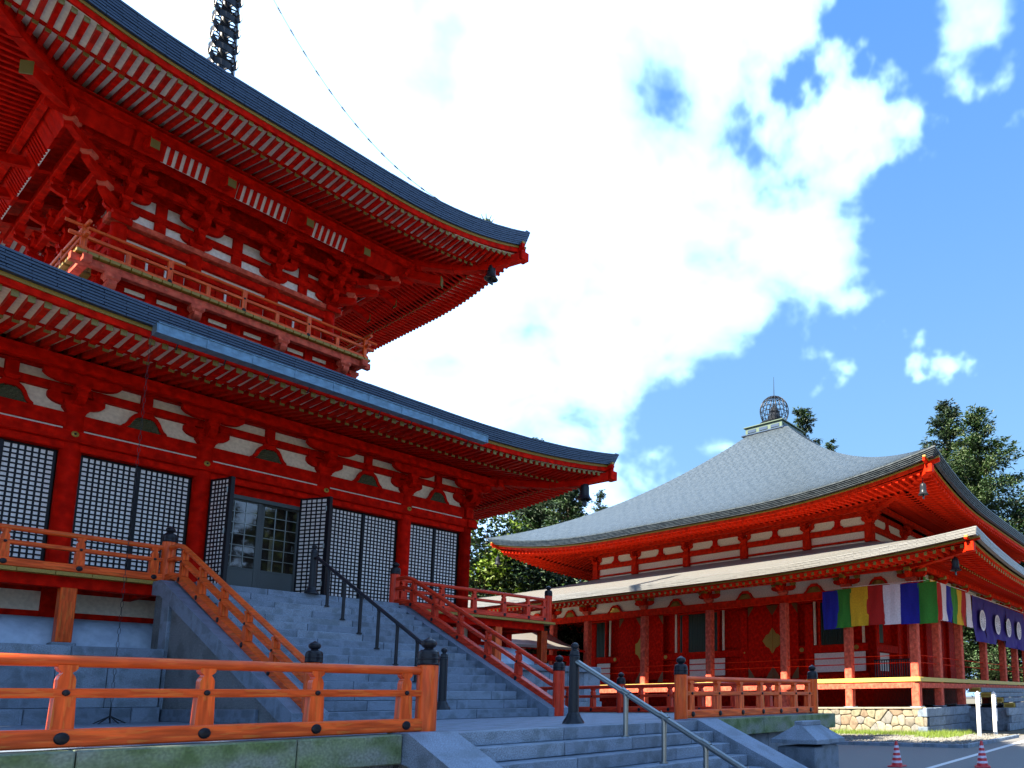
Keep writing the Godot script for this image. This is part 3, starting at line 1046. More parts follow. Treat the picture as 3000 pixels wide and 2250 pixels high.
		for k in 3:
			var mid: float = (uu[k] + uu[k + 1]) * 0.5
			part(t, "frieze_strut", bx(Vector3(0.24, 1.1, 0.13), 0.01), M.red, xf * at(mid, 14.15, uw))
			# shutters half hidden by the balcony rail
			part(t, "window_panel", bx(Vector3(uu[k + 1] - uu[k] - 0.4, 0.75, 0.06), 0.0), M.red_deep, xf * at(mid, 12.5, uw - 0.0))
			for j in 5:
				part(t, "window_slat", bx(Vector3(0.05, 0.75, 0.05), 0.004), M.white if j % 2 else M.red_deep, xf * at(mid - 0.4 + 0.2 * j, 12.5, uw + 0.05))
		if s == 3:
			continue
		for k in 4:
			if s > 0 and k == 3:
				continue
			bracket(t, xf * at(uu[k], 13.63, uw), 0.86, 3, M.red, 0.56)
			# tail rafter with an ochre cap
			var o := beam(t, "tail_rafter", q * Vector3(uu[k], 15.3, uw + 0.4), q * Vector3(uu[k], 14.78, 4.62), 0.17, 0.24, M.red)
			part(t, "tail_cap", bx(Vector3(0.18, 0.25, 0.02), 0.0), M.olive, xf * at(uu[k], 14.775, 4.635))
		# stepping purlins and the ribbed cove between them
		for e in [[3.1, 14.55], [3.55, 14.95], [4.3, 15.22]]:
			part(t, "eave_purlin", bx(Vector3(2.0 * e[0] + 0.3, 0.2, 0.15), 0.01), M.red, xf * at(0, e[1], e[0]))
		part(t, "cove_board", bx(Vector3(8.0, 0.42, 0.02), 0.0), M.white, xf * Transform3D(Basis(Vector3.RIGHT, 0.55), Vector3(0, 15.02, 4.02)))
		part(t, "cove_board", bx(Vector3(8.4, 0.02, 1.9), 0.0), M.red_deep, xf * at(0, 15.42, 3.4))
		for k in 3:
			var mid: float = (uu[k] + uu[k + 1]) * 0.5
			var nr := 7 if k == 1 else 6
			for j in nr + 1:
				part(t, "cove_rib", bx(Vector3(0.085, 0.44, 0.07), 0.006), M.red, xf * Transform3D(Basis(Vector3.RIGHT, 0.55), Vector3(mid + (j - nr * 0.5) * 0.165, 15.02, 4.05)))
		for u in [-3.6, -2.57, -0.955, 0.955, 2.57, 3.6]:
			part(t, "cove_panel", bx(Vector3(0.62 if absf(u) < 3.0 else 1.6, 0.46, 0.10), 0.006), M.red, xf * Transform3D(Basis(Vector3.RIGHT, 0.55), Vector3(u, 15.02, 4.04)))
	# corner brackets reach out on the diagonal
	for sg in [[-1, 1], [1, 1], [1, -1]]:
		var dg := Vector3(sg[0], 0, sg[1]).normalized()
		var q := Basis(Vector3.UP.cross(dg), Vector3.UP, dg)
		for k in 3:
			var l := 0.75 + 0.62 * k
			part(t, "corner_arm", arm_mesh(l, 0.22, 0.16), M.red, Transform3D(q * Basis(Vector3.UP, PI * 0.5), Vector3(sg[0] * uw, 13.80 + 0.34 * k, sg[1] * uw)))
			part(t, "bearing_block", block_mesh(0.24, 0.15), M.red_faded, Transform3D(q, Vector3(sg[0] * uw, 14.02 + 0.34 * k, sg[1] * uw) + dg * (l - 0.12)))
		beam(t, "corner_tail", Vector3(sg[0] * 3.0, 15.25, sg[1] * 3.0), Vector3(sg[0] * 4.85, 14.85, sg[1] * 4.85), 0.22, 0.28, M.red)
		part(t, "tail_cap", bx(Vector3(0.24, 0.30, 0.03), 0.0), M.olive, Transform3D(q, Vector3(sg[0] * 4.86, 14.86, sg[1] * 4.86)))
	# balcony
	var bh := 3.42
	for s in 4:
		var q: Basis = SIDE[s]
		var xf := Transform3D(q, Vector3.ZERO)
		part(t, "balcony_wall", bx(Vector3(5.9, 1.2, 0.06), 0.0), M.red_deep, xf * at(0, 11.5, 2.86))
		for k in 6:
			part(t, "plaster_strip", bx(Vector3(0.42, 0.10, 0.03), 0.0), M.cream, xf * at([-2.2, -1.55, -0.42, 0.42, 1.55, 2.2][k], 11.70, 2.925))
		part(t, "frieze_beam", bx(Vector3(6.1, 0.26, 0.16), 0.01), M.red_faded if s == 0 else M.red, xf * at(0, 11.42, 2.92))
		part(t, "frieze_beam", bx(Vector3(6.1, 0.2, 0.10), 0.01), M.red_deep, xf * at(0, 11.90, 2.90))
		part(t, "balcony_beam", bx(Vector3(2 * bh + 0.25, 0.19, 0.17), 0.01), M.red_faded, xf * at(0, 11.885, bh - 0.14))
		if s == 3:
			continue
		for k in 4:
			if s > 0 and k == 3:
				continue
			var u: float = uu[k] * 1.08
			var o := part(t, "bracket", block_mesh(0.40, 0.22), M.red_faded if s == 0 else M.red, xf * at(u, 11.12, 2.98))
			part(o, "bracket_arm", arm_mesh(0.40, 0.2, 0.15), M.red, at(0, 0.2, 0))
			part(o, "bracket_arm", arm_mesh(0.42, 0.2, 0.16), M.red_faded, Transform3D(Basis(Vector3.UP, PI * 0.5), Vector3(0, 0.27, 0.06)))
			part(o, "bearing_block", block_mesh(0.30, 0.18), M.red_faded, at(0, 0.47, 0.30))
		for k in 3:
			var mid: float = (uu[k] + uu[k + 1]) * 0.54
			part(t, "frieze_strut", bx(Vector3(0.22, 0.5, 0.14), 0.01), M.red, xf * at(mid, 11.68, 2.92))
		var nb := 34
		for i in nb:
			var w := 2.0 * (bh + 0.06) / nb
			var u := -(bh + 0.06) + w * (i + 0.5)
			if s == 0 or absf(u) < 2.5:
				part(t, "balcony_board", bx(Vector3(w - 0.012, 0.085, 0.9), 0.008), M.ochre, xf * at(u, 12.03, bh + 0.06 - 0.45))
		# rail with crossed ends
		var e := bh - 0.02
		part(t, "balcony_rail", bx(Vector3(2 * e + 0.10, 0.10, 0.12), 0.01), M.rail_h, xf * at(0, 12.125, e - 0.06))
		part(t, "balcony_rail", bx(Vector3(2 * e + 0.44, 0.075, 0.09), 0.008), M.rail_h, xf * at(0, 12.45 + 0.02 * (s % 2), e - 0.06))
		var tb := MB.new()
		tb.tube(Vector3(-e - 0.30, 12.70 + 0.03 * (s % 2), e - 0.06), Vector3(e + 0.30, 12.70 + 0.03 * (s % 2), e - 0.06), 0.04, 0.04, 10)
		part(t, "balcony_rail", tb.mesh(), M.rail_h, Transform3D(q, Vector3.ZERO))
		for k in 5:
			var u := -e + 0.06 + (2 * e - 0.12) * k / 4.0
			if s > 0 and k == 4:
				continue
			var o := part(t, "balcony_post", bx(Vector3(0.115, 0.60, 0.10), 0.008), M.rail_v, xf * at(u, 12.42, e - 0.06))
			part(o, "boss", disc_mesh(0.05), M.black, at(0, -0.28, 0.055))
			part(o, "boss", disc_mesh(0.028), M.black, at(0, 0.05, 0.055))
			if k < 4:
				part(t, "balcony_post", bx(Vector3(0.10, 0.26, 0.08), 0.008), M.rail_v, xf * at(u + (2 * e - 0.12) / 8.0, 12.29, e - 0.06))
	# upper eaves
	var p2 := {"hu": 6.76, "wo": 6.76, "wp": 4.1, "yp": 15.62, "wb": 5.66, "yb": 15.28, "wf": 6.48, "yf": 15.34, "top": 16.0, "rim": 0.46, "lift": 0.93, "gap": 0.20, "rw": 0.085, "rh": 0.115, "rows": 8, "slab": 0.5, "caps": true}
	for s in 4:
		eave(t, s, p2, s == 0, mm)
	roof(t, {"hx": 6.74, "tx": 0.75, "tz": 0.75, "y0": 15.99, "y1": 20.0, "sag": 0.45, "lift": 0.93}, 6.74, M.copper, 30)
	hip_rafters(t, p2, 3.6, 6.2)
	# ornaments on the hip nearest the hall
	for sg in [[1, 1], [-1, 1], [1, -1]]:
		var hb := MB.new()
		hb.lathe(Vector3.ZERO, [Vector2(0, 0), Vector2(0.16, 0), Vector2(0.16, 0.26), Vector2(0.20, 0.30), Vector2(0.12, 0.34), Vector2(0.13, 0.42), Vector2(0.0, 0.5)], 12)
		for j in 8:
			var a := TAU * j / 8.0
			hb.tube(Vector3(cos(a) * 0.12, 0.36, sin(a) * 0.12), Vector3(cos(a) * 0.24, 0.52, sin(a) * 0.24), 0.02, 0.01, 5)
		part(t, "hip_jewel", hb.mesh(), M.bronze, Transform3D(Basis().scaled(Vector3.ONE * 0.95), Vector3(sg[0] * 5.78, 16.78, sg[1] * 5.78)))
	# spire
	var sp := MB.new()
	sp.box(Vector3(0, 20.2, 0), Vector3(1.6, 0.6, 1.6), 0.03)
	sp.box(Vector3(0, 20.5, 0), Vector3(1.7, 0.08, 1.7), 0.02)
	piece(t, "spire_base", sp, M.copper)
	var bowl := MB.new()
	bowl.lathe(Vector3(0, 20.5, 0), [Vector2(0.42, 0), Vector2(0.42, 0.08), Vector2(0.33, 0.22), Vector2(0.2, 0.3), Vector2(0.14, 0.32)], 18)
	piece(t, "spire_bowl", bowl, M.copper)
	var pole := MB.new()
	pole.tube(Vector3(0, 20.6, 0), Vector3(0, 28.2, 0), 0.12, 0.09, 12)
	piece(t, "spire_pole", pole, M.iron)
	for k in 10:
		var y := 21.26 + 0.565 * k
		var r := 0.37 - 0.008 * k
		var ring := MB.new()
		for i in 24:
			var a0 := TAU * i / 24.0
			var a1 := TAU * (i + 1) / 24.0
			var c0 := Vector3(cos(a0), 0, sin(a0))
			var c1 := Vector3(cos(a1), 0, sin(a1))
			hexa(ring, [c0 * r, c1 * r, c1 * r + Vector3(0, 0.20, 0), c0 * r + Vector3(0, 0.20, 0), c0 * (r - 0.04), c1 * (r - 0.04), c1 * (r - 0.04) + Vector3(0, 0.20, 0), c0 * (r - 0.04) + Vector3(0, 0.20, 0)])
		ring.lathe(Vector3(0, -0.12, 0), [Vector2(0.10, 0), Vector2(0.135, 0.02), Vector2(0.135, 0.32), Vector2(0.10, 0.34)], 12)
		var o := part(t, "spire_ring", ring.mesh(), M.iron, at(0, y, 0))
		for j in 8:
			var a := TAU * (j + 0.5) / 8.0
			var c := Vector3(cos(a), 0, sin(a))
			var sb := MB.new()
			sb.bar(c * 0.12 + Vector3(0, 0.07, 0), c * (r - 0.02) + Vector3(0, 0.07, 0), 0.03, 0.04)
			piece(o, "spoke", sb, M.iron)
		for j in 4:
			var a := TAU * (j + 0.35) / 4.0 + PI * 0.62
			var c := Vector3(cos(a), 0, sin(a))
			var q := Basis(c, Vector3.UP, c.cross(Vector3.UP))
			var fb := MB.new()
			fb.prism(poly([[-0.03, 0.06], [0.09, 0.08], [0.14, 0.20], [0.11, 0.34], [0.09, 0.44], [0.03, 0.28], [-0.03, 0.18]]), -0.015, 0.015)
			part(o, "flame_fin", fb.mesh(), M.iron, Transform3D(q, c * (r + 0.02)))
	var fl := MB.new()
	fl.lathe(Vector3(0, 27.0, 0), [Vector2(0.1, 0), Vector2(0.4, 0.4), Vector2(0.3, 0.9), Vector2(0.1, 1.2), Vector2(0.22, 1.45), Vector2(0, 1.8)], 14)
	piece(t, "spire_jewel", fl, M.iron)
	# gutter over the steps
	var nseg := 9
	for i in nseg:
		var u0 := -3.40 + 7.06 * i / nseg
		var gm := MB.new()
		var w := 7.06 / nseg - 0.01
		gm.box(Vector3(0, 0.085, 0.115), Vector3(w, 0.19, 0.012))
		gm.box(Vector3(0, -0.005, 0.0), Vector3(w, 0.012, 0.23))
		gm.box(Vector3(0, 0.085, -0.115), Vector3(w, 0.19, 0.012))
		gm.box(Vector3(0, 0.182, 0.125), Vector3(w, 0.018, 0.03))
		gm.box(Vector3(w * 0.5, 0.085, 0.124), Vector3(0.03, 0.19, 0.012))
		var o := part(t, "gutter", gm.mesh(), M.gutter, at(u0 + w * 0.5, 8.24, 9.06))
		var hk := MB.new()
		hk.bar(Vector3(0, 0.0, -0.12), Vector3(0, -0.10, -0.2), 0.02, 0.012)
		hk.bar(Vector3(0, -0.10, -0.2), Vector3(0, -0.06, -0.33), 0.02, 0.012)
		piece(o, "gutter_hook", hk, M.iron)
	for u in [-3.41, 3.67]:
		put(t, "gutter_end", Vector3(u, 8.325, 9.06), Vector3(0.012, 0.19, 0.24), M.gutter, 0.0)

func hip_rafters(t: Node, p: Dictionary, w0: float, w1: float) -> void:
	for sg in [[1, 1], [-1, 1], [1, -1]]:
		var pts := []
		for k in 5:
			var w := lerpf(w0, p.wf + 0.12, k / 4.0)
			var y: float = eave_y(p, p.hu * clampf(w / p.wo, 0.0, 1.0), w)
			pts.append(Vector3(sg[0] * w, y - 0.16, sg[1] * w))
		for k in 4:
			beam(t, "hip_rafter", pts[k], pts[k + 1], 0.24, 0.30 if k < 3 else 0.24, M.red)
		put(t, "hip_cap", pts[4], Vector3(0.30, 0.30, 0.30), M.red, 0.02)

# ---------------------------------------------------------------- terrace, steps, railings
const TY := 1.235

func granite() -> Material:
	return [M.granite, M.granite, M.granite_b, M.granite_c][rng.randi() % 4]

func make_ground() -> void:
	var g := MB.new()
	g.quad(Vector3(-400, -0.012, -400), Vector3(400, -0.012, -400), Vector3(400, -0.012, 400), Vector3(-400, -0.012, 400), Vector3.UP)
	structure("ground", g, M.earth)
	var r := MB.new()
	r.quad(Vector3(-8, 0, 12), Vector3(60, 0, 12), Vector3(60, 0, -6.2), Vector3(-8, 0, -6.2), Vector3.UP)
	r.quad(Vector3(13.6, 0, -6.2), Vector3(60, 0, -6.2), Vector3(60, 0, -7.1), Vector3(13.6, 0, -7.1), Vector3.UP)
	r.quad(Vector3(13.6, 0, -7.1), Vector3(22.1, 0, -7.1), Vector3(22.1, 0, -40), Vector3(13.6, 0, -40), Vector3.UP)
	structure("road", r, M.asphalt)
	var l := MB.new()
	l.quad(Vector3(15.5, 0.004, -5.57), Vector3(27.5, 0.004, -6.06), Vector3(27.5, 0.004, -6.28), Vector3(15.5, 0.004, -5.72), Vector3.UP)
	structure("road_marking", l, M.paint_line)
	# gravel bed with a kerb and a fringe of grass before the hall's stone base
	var k := MB.new()
	k.quad(Vector3(22.25, 0.05, -6.9), Vector3(28.6, 0.05, -6.9), Vector3(28.6, 0.05, -34), Vector3(22.25, 0.05, -34), Vector3.UP)
	structure("gravel_bed", k, M.gravel)
	var kt := thing("kerb", "low stone kerb edging the gravel bed beside the road", "kerb", Vector3.ZERO)
	rng.seed = 41
	for i in 22:
		var z := -6.9 - 1.2 * i
		put(kt, "kerb_stone", Vector3(22.18, 0.045, z - 0.6), Vector3(0.14, 0.13, 1.18), granite(), 0.012)
	for i in 6:
		put(kt, "kerb_stone", Vector3(22.3 + 1.05 * i + 0.5, 0.045, -6.86), Vector3(1.03, 0.13, 0.14), granite(), 0.012)
	var peb := MultiMesh.new()
	var pm := MB.new()
	pm.lathe(Vector3.ZERO, [Vector2(0, -0.5), Vector2(0.4, -0.3), Vector2(0.5, 0.05), Vector2(0.3, 0.4), Vector2(0, 0.5)], 6)
	peb.transform_format = MultiMesh.TRANSFORM_3D
	peb.mesh = pm.mesh()
	peb.instance_count = 2600
	for i in 2600:
		var s := rng.randf_range(0.05, 0.13)
		var q := Basis(Vector3.UP, rng.randf() * TAU).scaled(Vector3(s, s * 0.6, s * rng.randf_range(0.7, 1.3)))
		peb.set_instance_transform(i, Transform3D(q, Vector3(rng.randf_range(22.4, 28.0) if i % 3 else rng.randf_range(24.5, 29.5), 0.06, rng.randf_range(-15.5, -7.0))))
	var pe := MultiMeshInstance3D.new()
	pe.name = "pebbles"
	pe.multimesh = peb
	pe.material_override = M.stone3
	add_child(pe)
	tag(pe, "loose grey pebbles on the gravel bed before the hall", "pebbles")
	stuff(pe)
	var gr := MB.new()
	for i in 5200:
		var x := 28.25 - absf(rng.randfn(0.0, 0.55))
		var z := rng.randf_range(-15.6, -9.4)
		if i % 4 == 0:
			x = rng.randf_range(26.0, 29.5)
			z = rng.randf_range(-10.0, -8.6)
		var h := rng.randf_range(0.08, 0.24)
		var a := rng.randf() * TAU
		var e := Vector3(cos(a), 0, sin(a)) * 0.012
		var tip := Vector3(x + rng.randf_range(-0.08, 0.08), 0.05 + h, z + rng.randf_range(-0.08, 0.08))
		gr.tri(Vector3(x, 0.04, z) - e, Vector3(x, 0.04, z) + e, tip, Vector3(-1, 0.3, 0))
	var go := piece(self, "grass", gr, M.leaf2)
	tag(go, "short yellow green grass along the foot of the stone base", "grass")
	stuff(go)

func make_terrace() -> void:
	rng.seed = 7
	# body of the terrace and its paving
	var b := MB.new()
	b.box(Vector3(4.0, TY * 0.5 - 0.05, -11.9), Vector3(18.2, TY - 0.04, 10.0), 0.0)
	structure("terrace", b, M.concrete)
	var pv := Node3D.new()
	pv.name = "terrace_paving"
	add_child(pv)
	pv.set_meta("kind", "structure")
	for j in 8:
		var z0 := -6.98 - 1.16 * j
		var x := -5.0 - rng.randf() * 0.8
		while x < 13.0:
			var w := rng.randf_range(1.1, 1.7)
			var x1 := minf(x + w, 13.0)
			put(pv, "paving_slab", Vector3((x + x1) * 0.5, TY - 0.045, z0 - 0.58), Vector3(x1 - x - 0.006, 0.09, 1.154), granite(), 0.004)
			x = x1
	# front wall: cap stones over panels, broken by the steps
	var wl := thing("terrace_wall", "mossy concrete retaining wall with capstones below the front railing", "wall", Vector3.ZERO)
	for span in [[-5.6, 4.06], [9.15, 13.30]]:
		var x: float = span[0]
		while x < span[1] - 0.01:
			var x1: float = minf(x + 1.45, span[1])
			if span[1] - x1 < 0.3:
				x1 = span[1]
			put(wl, "capstone", Vector3((x + x1) * 0.5, TY - 0.14, -6.84), Vector3(x1 - x - 0.008, 0.28, 0.30), M.mossy, 0.012)
			x = x1
		x = span[0]
		while x < span[1] - 0.01:
			var x1: float = minf(x + 0.9, span[1])
			put(wl, "wall_panel", Vector3((x + x1) * 0.5, (TY - 0.29) * 0.5, -6.93), Vector3(x1 - x - 0.01, TY - 0.29, 0.20), M.concrete if x < 8.0 else M.granite_b, 0.006)
			x = x1
	for i in 6:
		put(wl, "wall_panel", Vector3(13.22, TY * 0.5 - 0.02, -7.75 - 1.6 * i), Vector3(0.16, TY - 0.06, 1.59), M.granite_b, 0.006)
		put(wl, "capstone", Vector3(13.17, TY - 0.12, -7.79 - 1.6 * i), Vector3(0.30, 0.242, 1.59), M.mossy, 0.012)
	# podium under the pagoda
	var pd := thing("podium", "granite podium tinted shade blue under the pagoda veranda", "podium", Vector3.ZERO)
	put(pd, "podium_core", Vector3(PX, (TY + 2.5) * 0.5, -24.5), Vector3(16.6, 2.5 - TY, 16.2), M.concrete, 0.0)
	for span in [[-1.0, 5.06], [10.35, 16.2]]:
		var x: float = span[0]
		var k := 0
		while x < span[1] - 0.01:
			var x1: float = minf(x + rng.randf_range(0.95, 1.35), span[1])
			if span[1] - x1 < 0.35:
				x1 = span[1]
			put(pd, "edge_slab", Vector3((x + x1) * 0.5, 2.46, -16.50), Vector3(x1 - x - 0.006, 0.17, 0.7), granite(), 0.012)
			x = x1
		x = span[0]
		while x < span[1] - 0.01:
			var x1: float = minf(x + rng.randf_range(0.6, 0.95), span[1])
			if span[1] - x1 < 0.3:
				x1 = span[1]
			put(pd, "face_slab", Vector3((x + x1) * 0.5, 1.935, -16.32), Vector3(x1 - x - 0.008, 0.87, 0.18), granite(), 0.008)
			x = x1
		x = span[0]
		while x < span[1] - 0.01:
			var x1: float = minf(x + rng.randf_range(0.9, 1.4), span[1])
			if span[1] - x1 < 0.3:
				x1 = span[1]
			put(pd, "base_course", Vector3((x + x1) * 0.5, 1.36, -16.25), Vector3(x1 - x - 0.006, 0.27, 0.3), granite(), 0.012)
			x = x1
	for i in 12:
		put(pd, "face_slab", Vector3(16.24, 1.88, -16.9 - 1.2 * i), Vector3(0.14, 1.3, 1.19), granite(), 0.008)

func step_flight(t: Node3D, x0: float, x1: float, y0: float, z0: float, n: int, rise: float, tread: float, deep: float) -> void:
	# n steps that climb towards -z; y0 is the floor below, z0 the lowest nosing
	for k in n:
		var x := x0
		var first := true
		while x < x1 - 0.01:
			var w := rng.randf_range(1.0, 1.75) if not first else rng.randf_range(0.5, 1.5)
			first = false
			var e := minf(x + w, x1)
			if x1 - e < 0.4:
				e = x1
			put(t, "step_block", Vector3((x + e) * 0.5, y0 + rise * (k + 0.5) - 0.002 * (k % 2), z0 - tread * k - deep * 0.5), Vector3(e - x - 0.007, rise - 0.004, deep), granite(), 0.008)
			x = e

func cheek(t: Node3D, xm: float, w: float, zs: Array, ys: Array, floor_y: float, back: bool, outer: float) -> void:
	# sloping coping with a recessed panel below; zs/ys run from the top to the foot
	var th := 0.26
	var f := Transform3D(Basis(Vector3(0, 0, -1), Vector3.UP, Vector3(1, 0, 0)), Vector3(xm, 0, 0))
	var cop := MB.new()
	cop.prism(poly([[-zs[0], ys[0]], [-zs[1], ys[1]], [-zs[2], ys[2]], [-zs[2], floor_y + 0.002], [-zs[2] + 0.32, floor_y + 0.002], [-zs[1] - 0.02, ys[1] - th - 0.05], [-zs[0], ys[0] - th]]), -w * 0.5, w * 0.5, f)
	piece(t, "coping", cop, M.granite)
	var pan := MB.new()
	pan.prism(poly([[-zs[0], ys[0] - th], [-zs[1] - 0.02, ys[1] - th - 0.05], [-zs[2] + 0.33, floor_y + 0.003], [-zs[0], floor_y + 0.003]]), -w * 0.5 + 0.07, w * 0.5 - 0.07, f)
	piece(t, "side_panel", pan, M.concrete)
	if back:
		put(t, "side_post", Vector3(xm, (floor_y + ys[1] - th) * 0.5 - 0.06, zs[1] + 0.28), Vector3(w - 0.03, ys[1] - th - floor_y - 0.12, 0.36), M.granite_c, 0.01)
		put(t, "foot_course", Vector3(xm, floor_y + 0.11, (zs[1] + zs[2]) * 0.5 - 0.45), Vector3(w - 0.04, 0.22, 4.0), M.granite_b, 0.01)

func make_steps() -> void:
	rng.seed = 21
	var up := thing("stone_steps", "broad flight of granite steps tinted shade blue up to the lattice doors", "steps", Vector3.ZERO)
	var n := 16
	var rise := (FLOOR - TY) / n
	step_flight(up, 5.60, 9.80, TY, -11.47, n, rise, 0.344, 0.40)
	put(up, "landing_slab", Vector3(7.70, FLOOR - 0.06, -17.15), Vector3(4.2, 0.115, 0.72), M.granite_c, 0.008)
	put(up, "stair_core", Vector3(7.70, 2.2, -16.5), Vector3(4.1, 1.9, 1.0), M.concrete, 0.0)
	var core := MB.new()
	core.prism(poly([[11.7, TY], [16.9, TY], [16.9, FLOOR - 0.12], [16.8, FLOOR - 0.12]]), -2.05, 2.05, Transform3D(Basis(Vector3(0, 0, -1), Vector3.UP, Vector3(1, 0, 0)), Vector3(7.7, 0, 0)))
	piece(up, "stair_core", core, M.concrete)
	for x in [5.335, 10.07]:
		cheek(up, x, 0.52, [-17.16, -16.75, -11.20], [3.90, 3.90, 1.40], TY, true, signf(x - 7.7))
	var lo := thing("stone_steps", "short flight of pale granite steps in the foreground below the terrace", "steps", Vector3.ZERO)
	step_flight(lo, 4.58, 8.62, 0.0, -6.6 + 0.293 * 7, 8, TY / 8.0 + 0.0003, 0.293, 0.36)
	var lc := MB.new()
	lc.prism(poly([[6.95, 0.0], [6.95, TY - 0.2], [6.7, TY - 0.2], [5.0, 0.05], [5.0, 0.0]]), -2.0, 2.0, Transform3D(Basis(Vector3(0, 0, -1), Vector3.UP, Vector3(1, 0, 0)), Vector3(6.6, 0, 0)))
	piece(lo, "stair_core", lc, M.concrete)
	for x in [4.32, 8.89]:
		cheek(lo, x, 0.52, [-6.98, -6.62, -4.0], [TY + 0.012, TY + 0.012, 0.12], 0.0, false, 1.0)

func iron_rail(t: Node3D, pts: Array, feet: Array, m: Material) -> void:
	var r := MB.new()
	for i in pts.size() - 1:
		r.tube(pts[i], pts[i + 1], 0.037, 0.037, 12)
	piece(t, "hand_rail", r, m)
	for f in feet:
		var h: float = f[1]
		var b := MB.new()
		b.tube(f[0], f[0] + Vector3(0, h - 0.02, 0), 0.032, 0.032, 10)
		b.tube(f[0], f[0] + Vector3(0, 0.02, 0), 0.06, 0.05, 10)
		b.tube(f[0] + Vector3(0, h - 0.10, 0), f[0] + Vector3(0, h - 0.015, 0), 0.026, 0.042, 10)
		piece(t, "rail_post", b, m)

func iron_newel(t: Node3D, p: Vector3, h: float, m: Material) -> void:
	var b := MB.new()
	b.lathe(p, [Vector2(0, 0), Vector2(0.15, 0), Vector2(0.14, 0.03), Vector2(0.10, 0.09), Vector2(0.085, 0.13), Vector2(0.072, 0.15), Vector2(0.066, h - 0.22), Vector2(0.072, h - 0.215), Vector2(0.072, h - 0.20), Vector2(0.066, h - 0.19), Vector2(0.072, h - 0.175), Vector2(0.066, h - 0.16), Vector2(0.06, h - 0.12), Vector2(0.035, h - 0.10), Vector2(0.032, h - 0.09), Vector2(0.05, h - 0.07), Vector2(0.055, h - 0.045), Vector2(0.045, h - 0.02), Vector2(0.02, h - 0.004), Vector2(0, h)], 18)
	piece(t, "rail_newel", b, m)

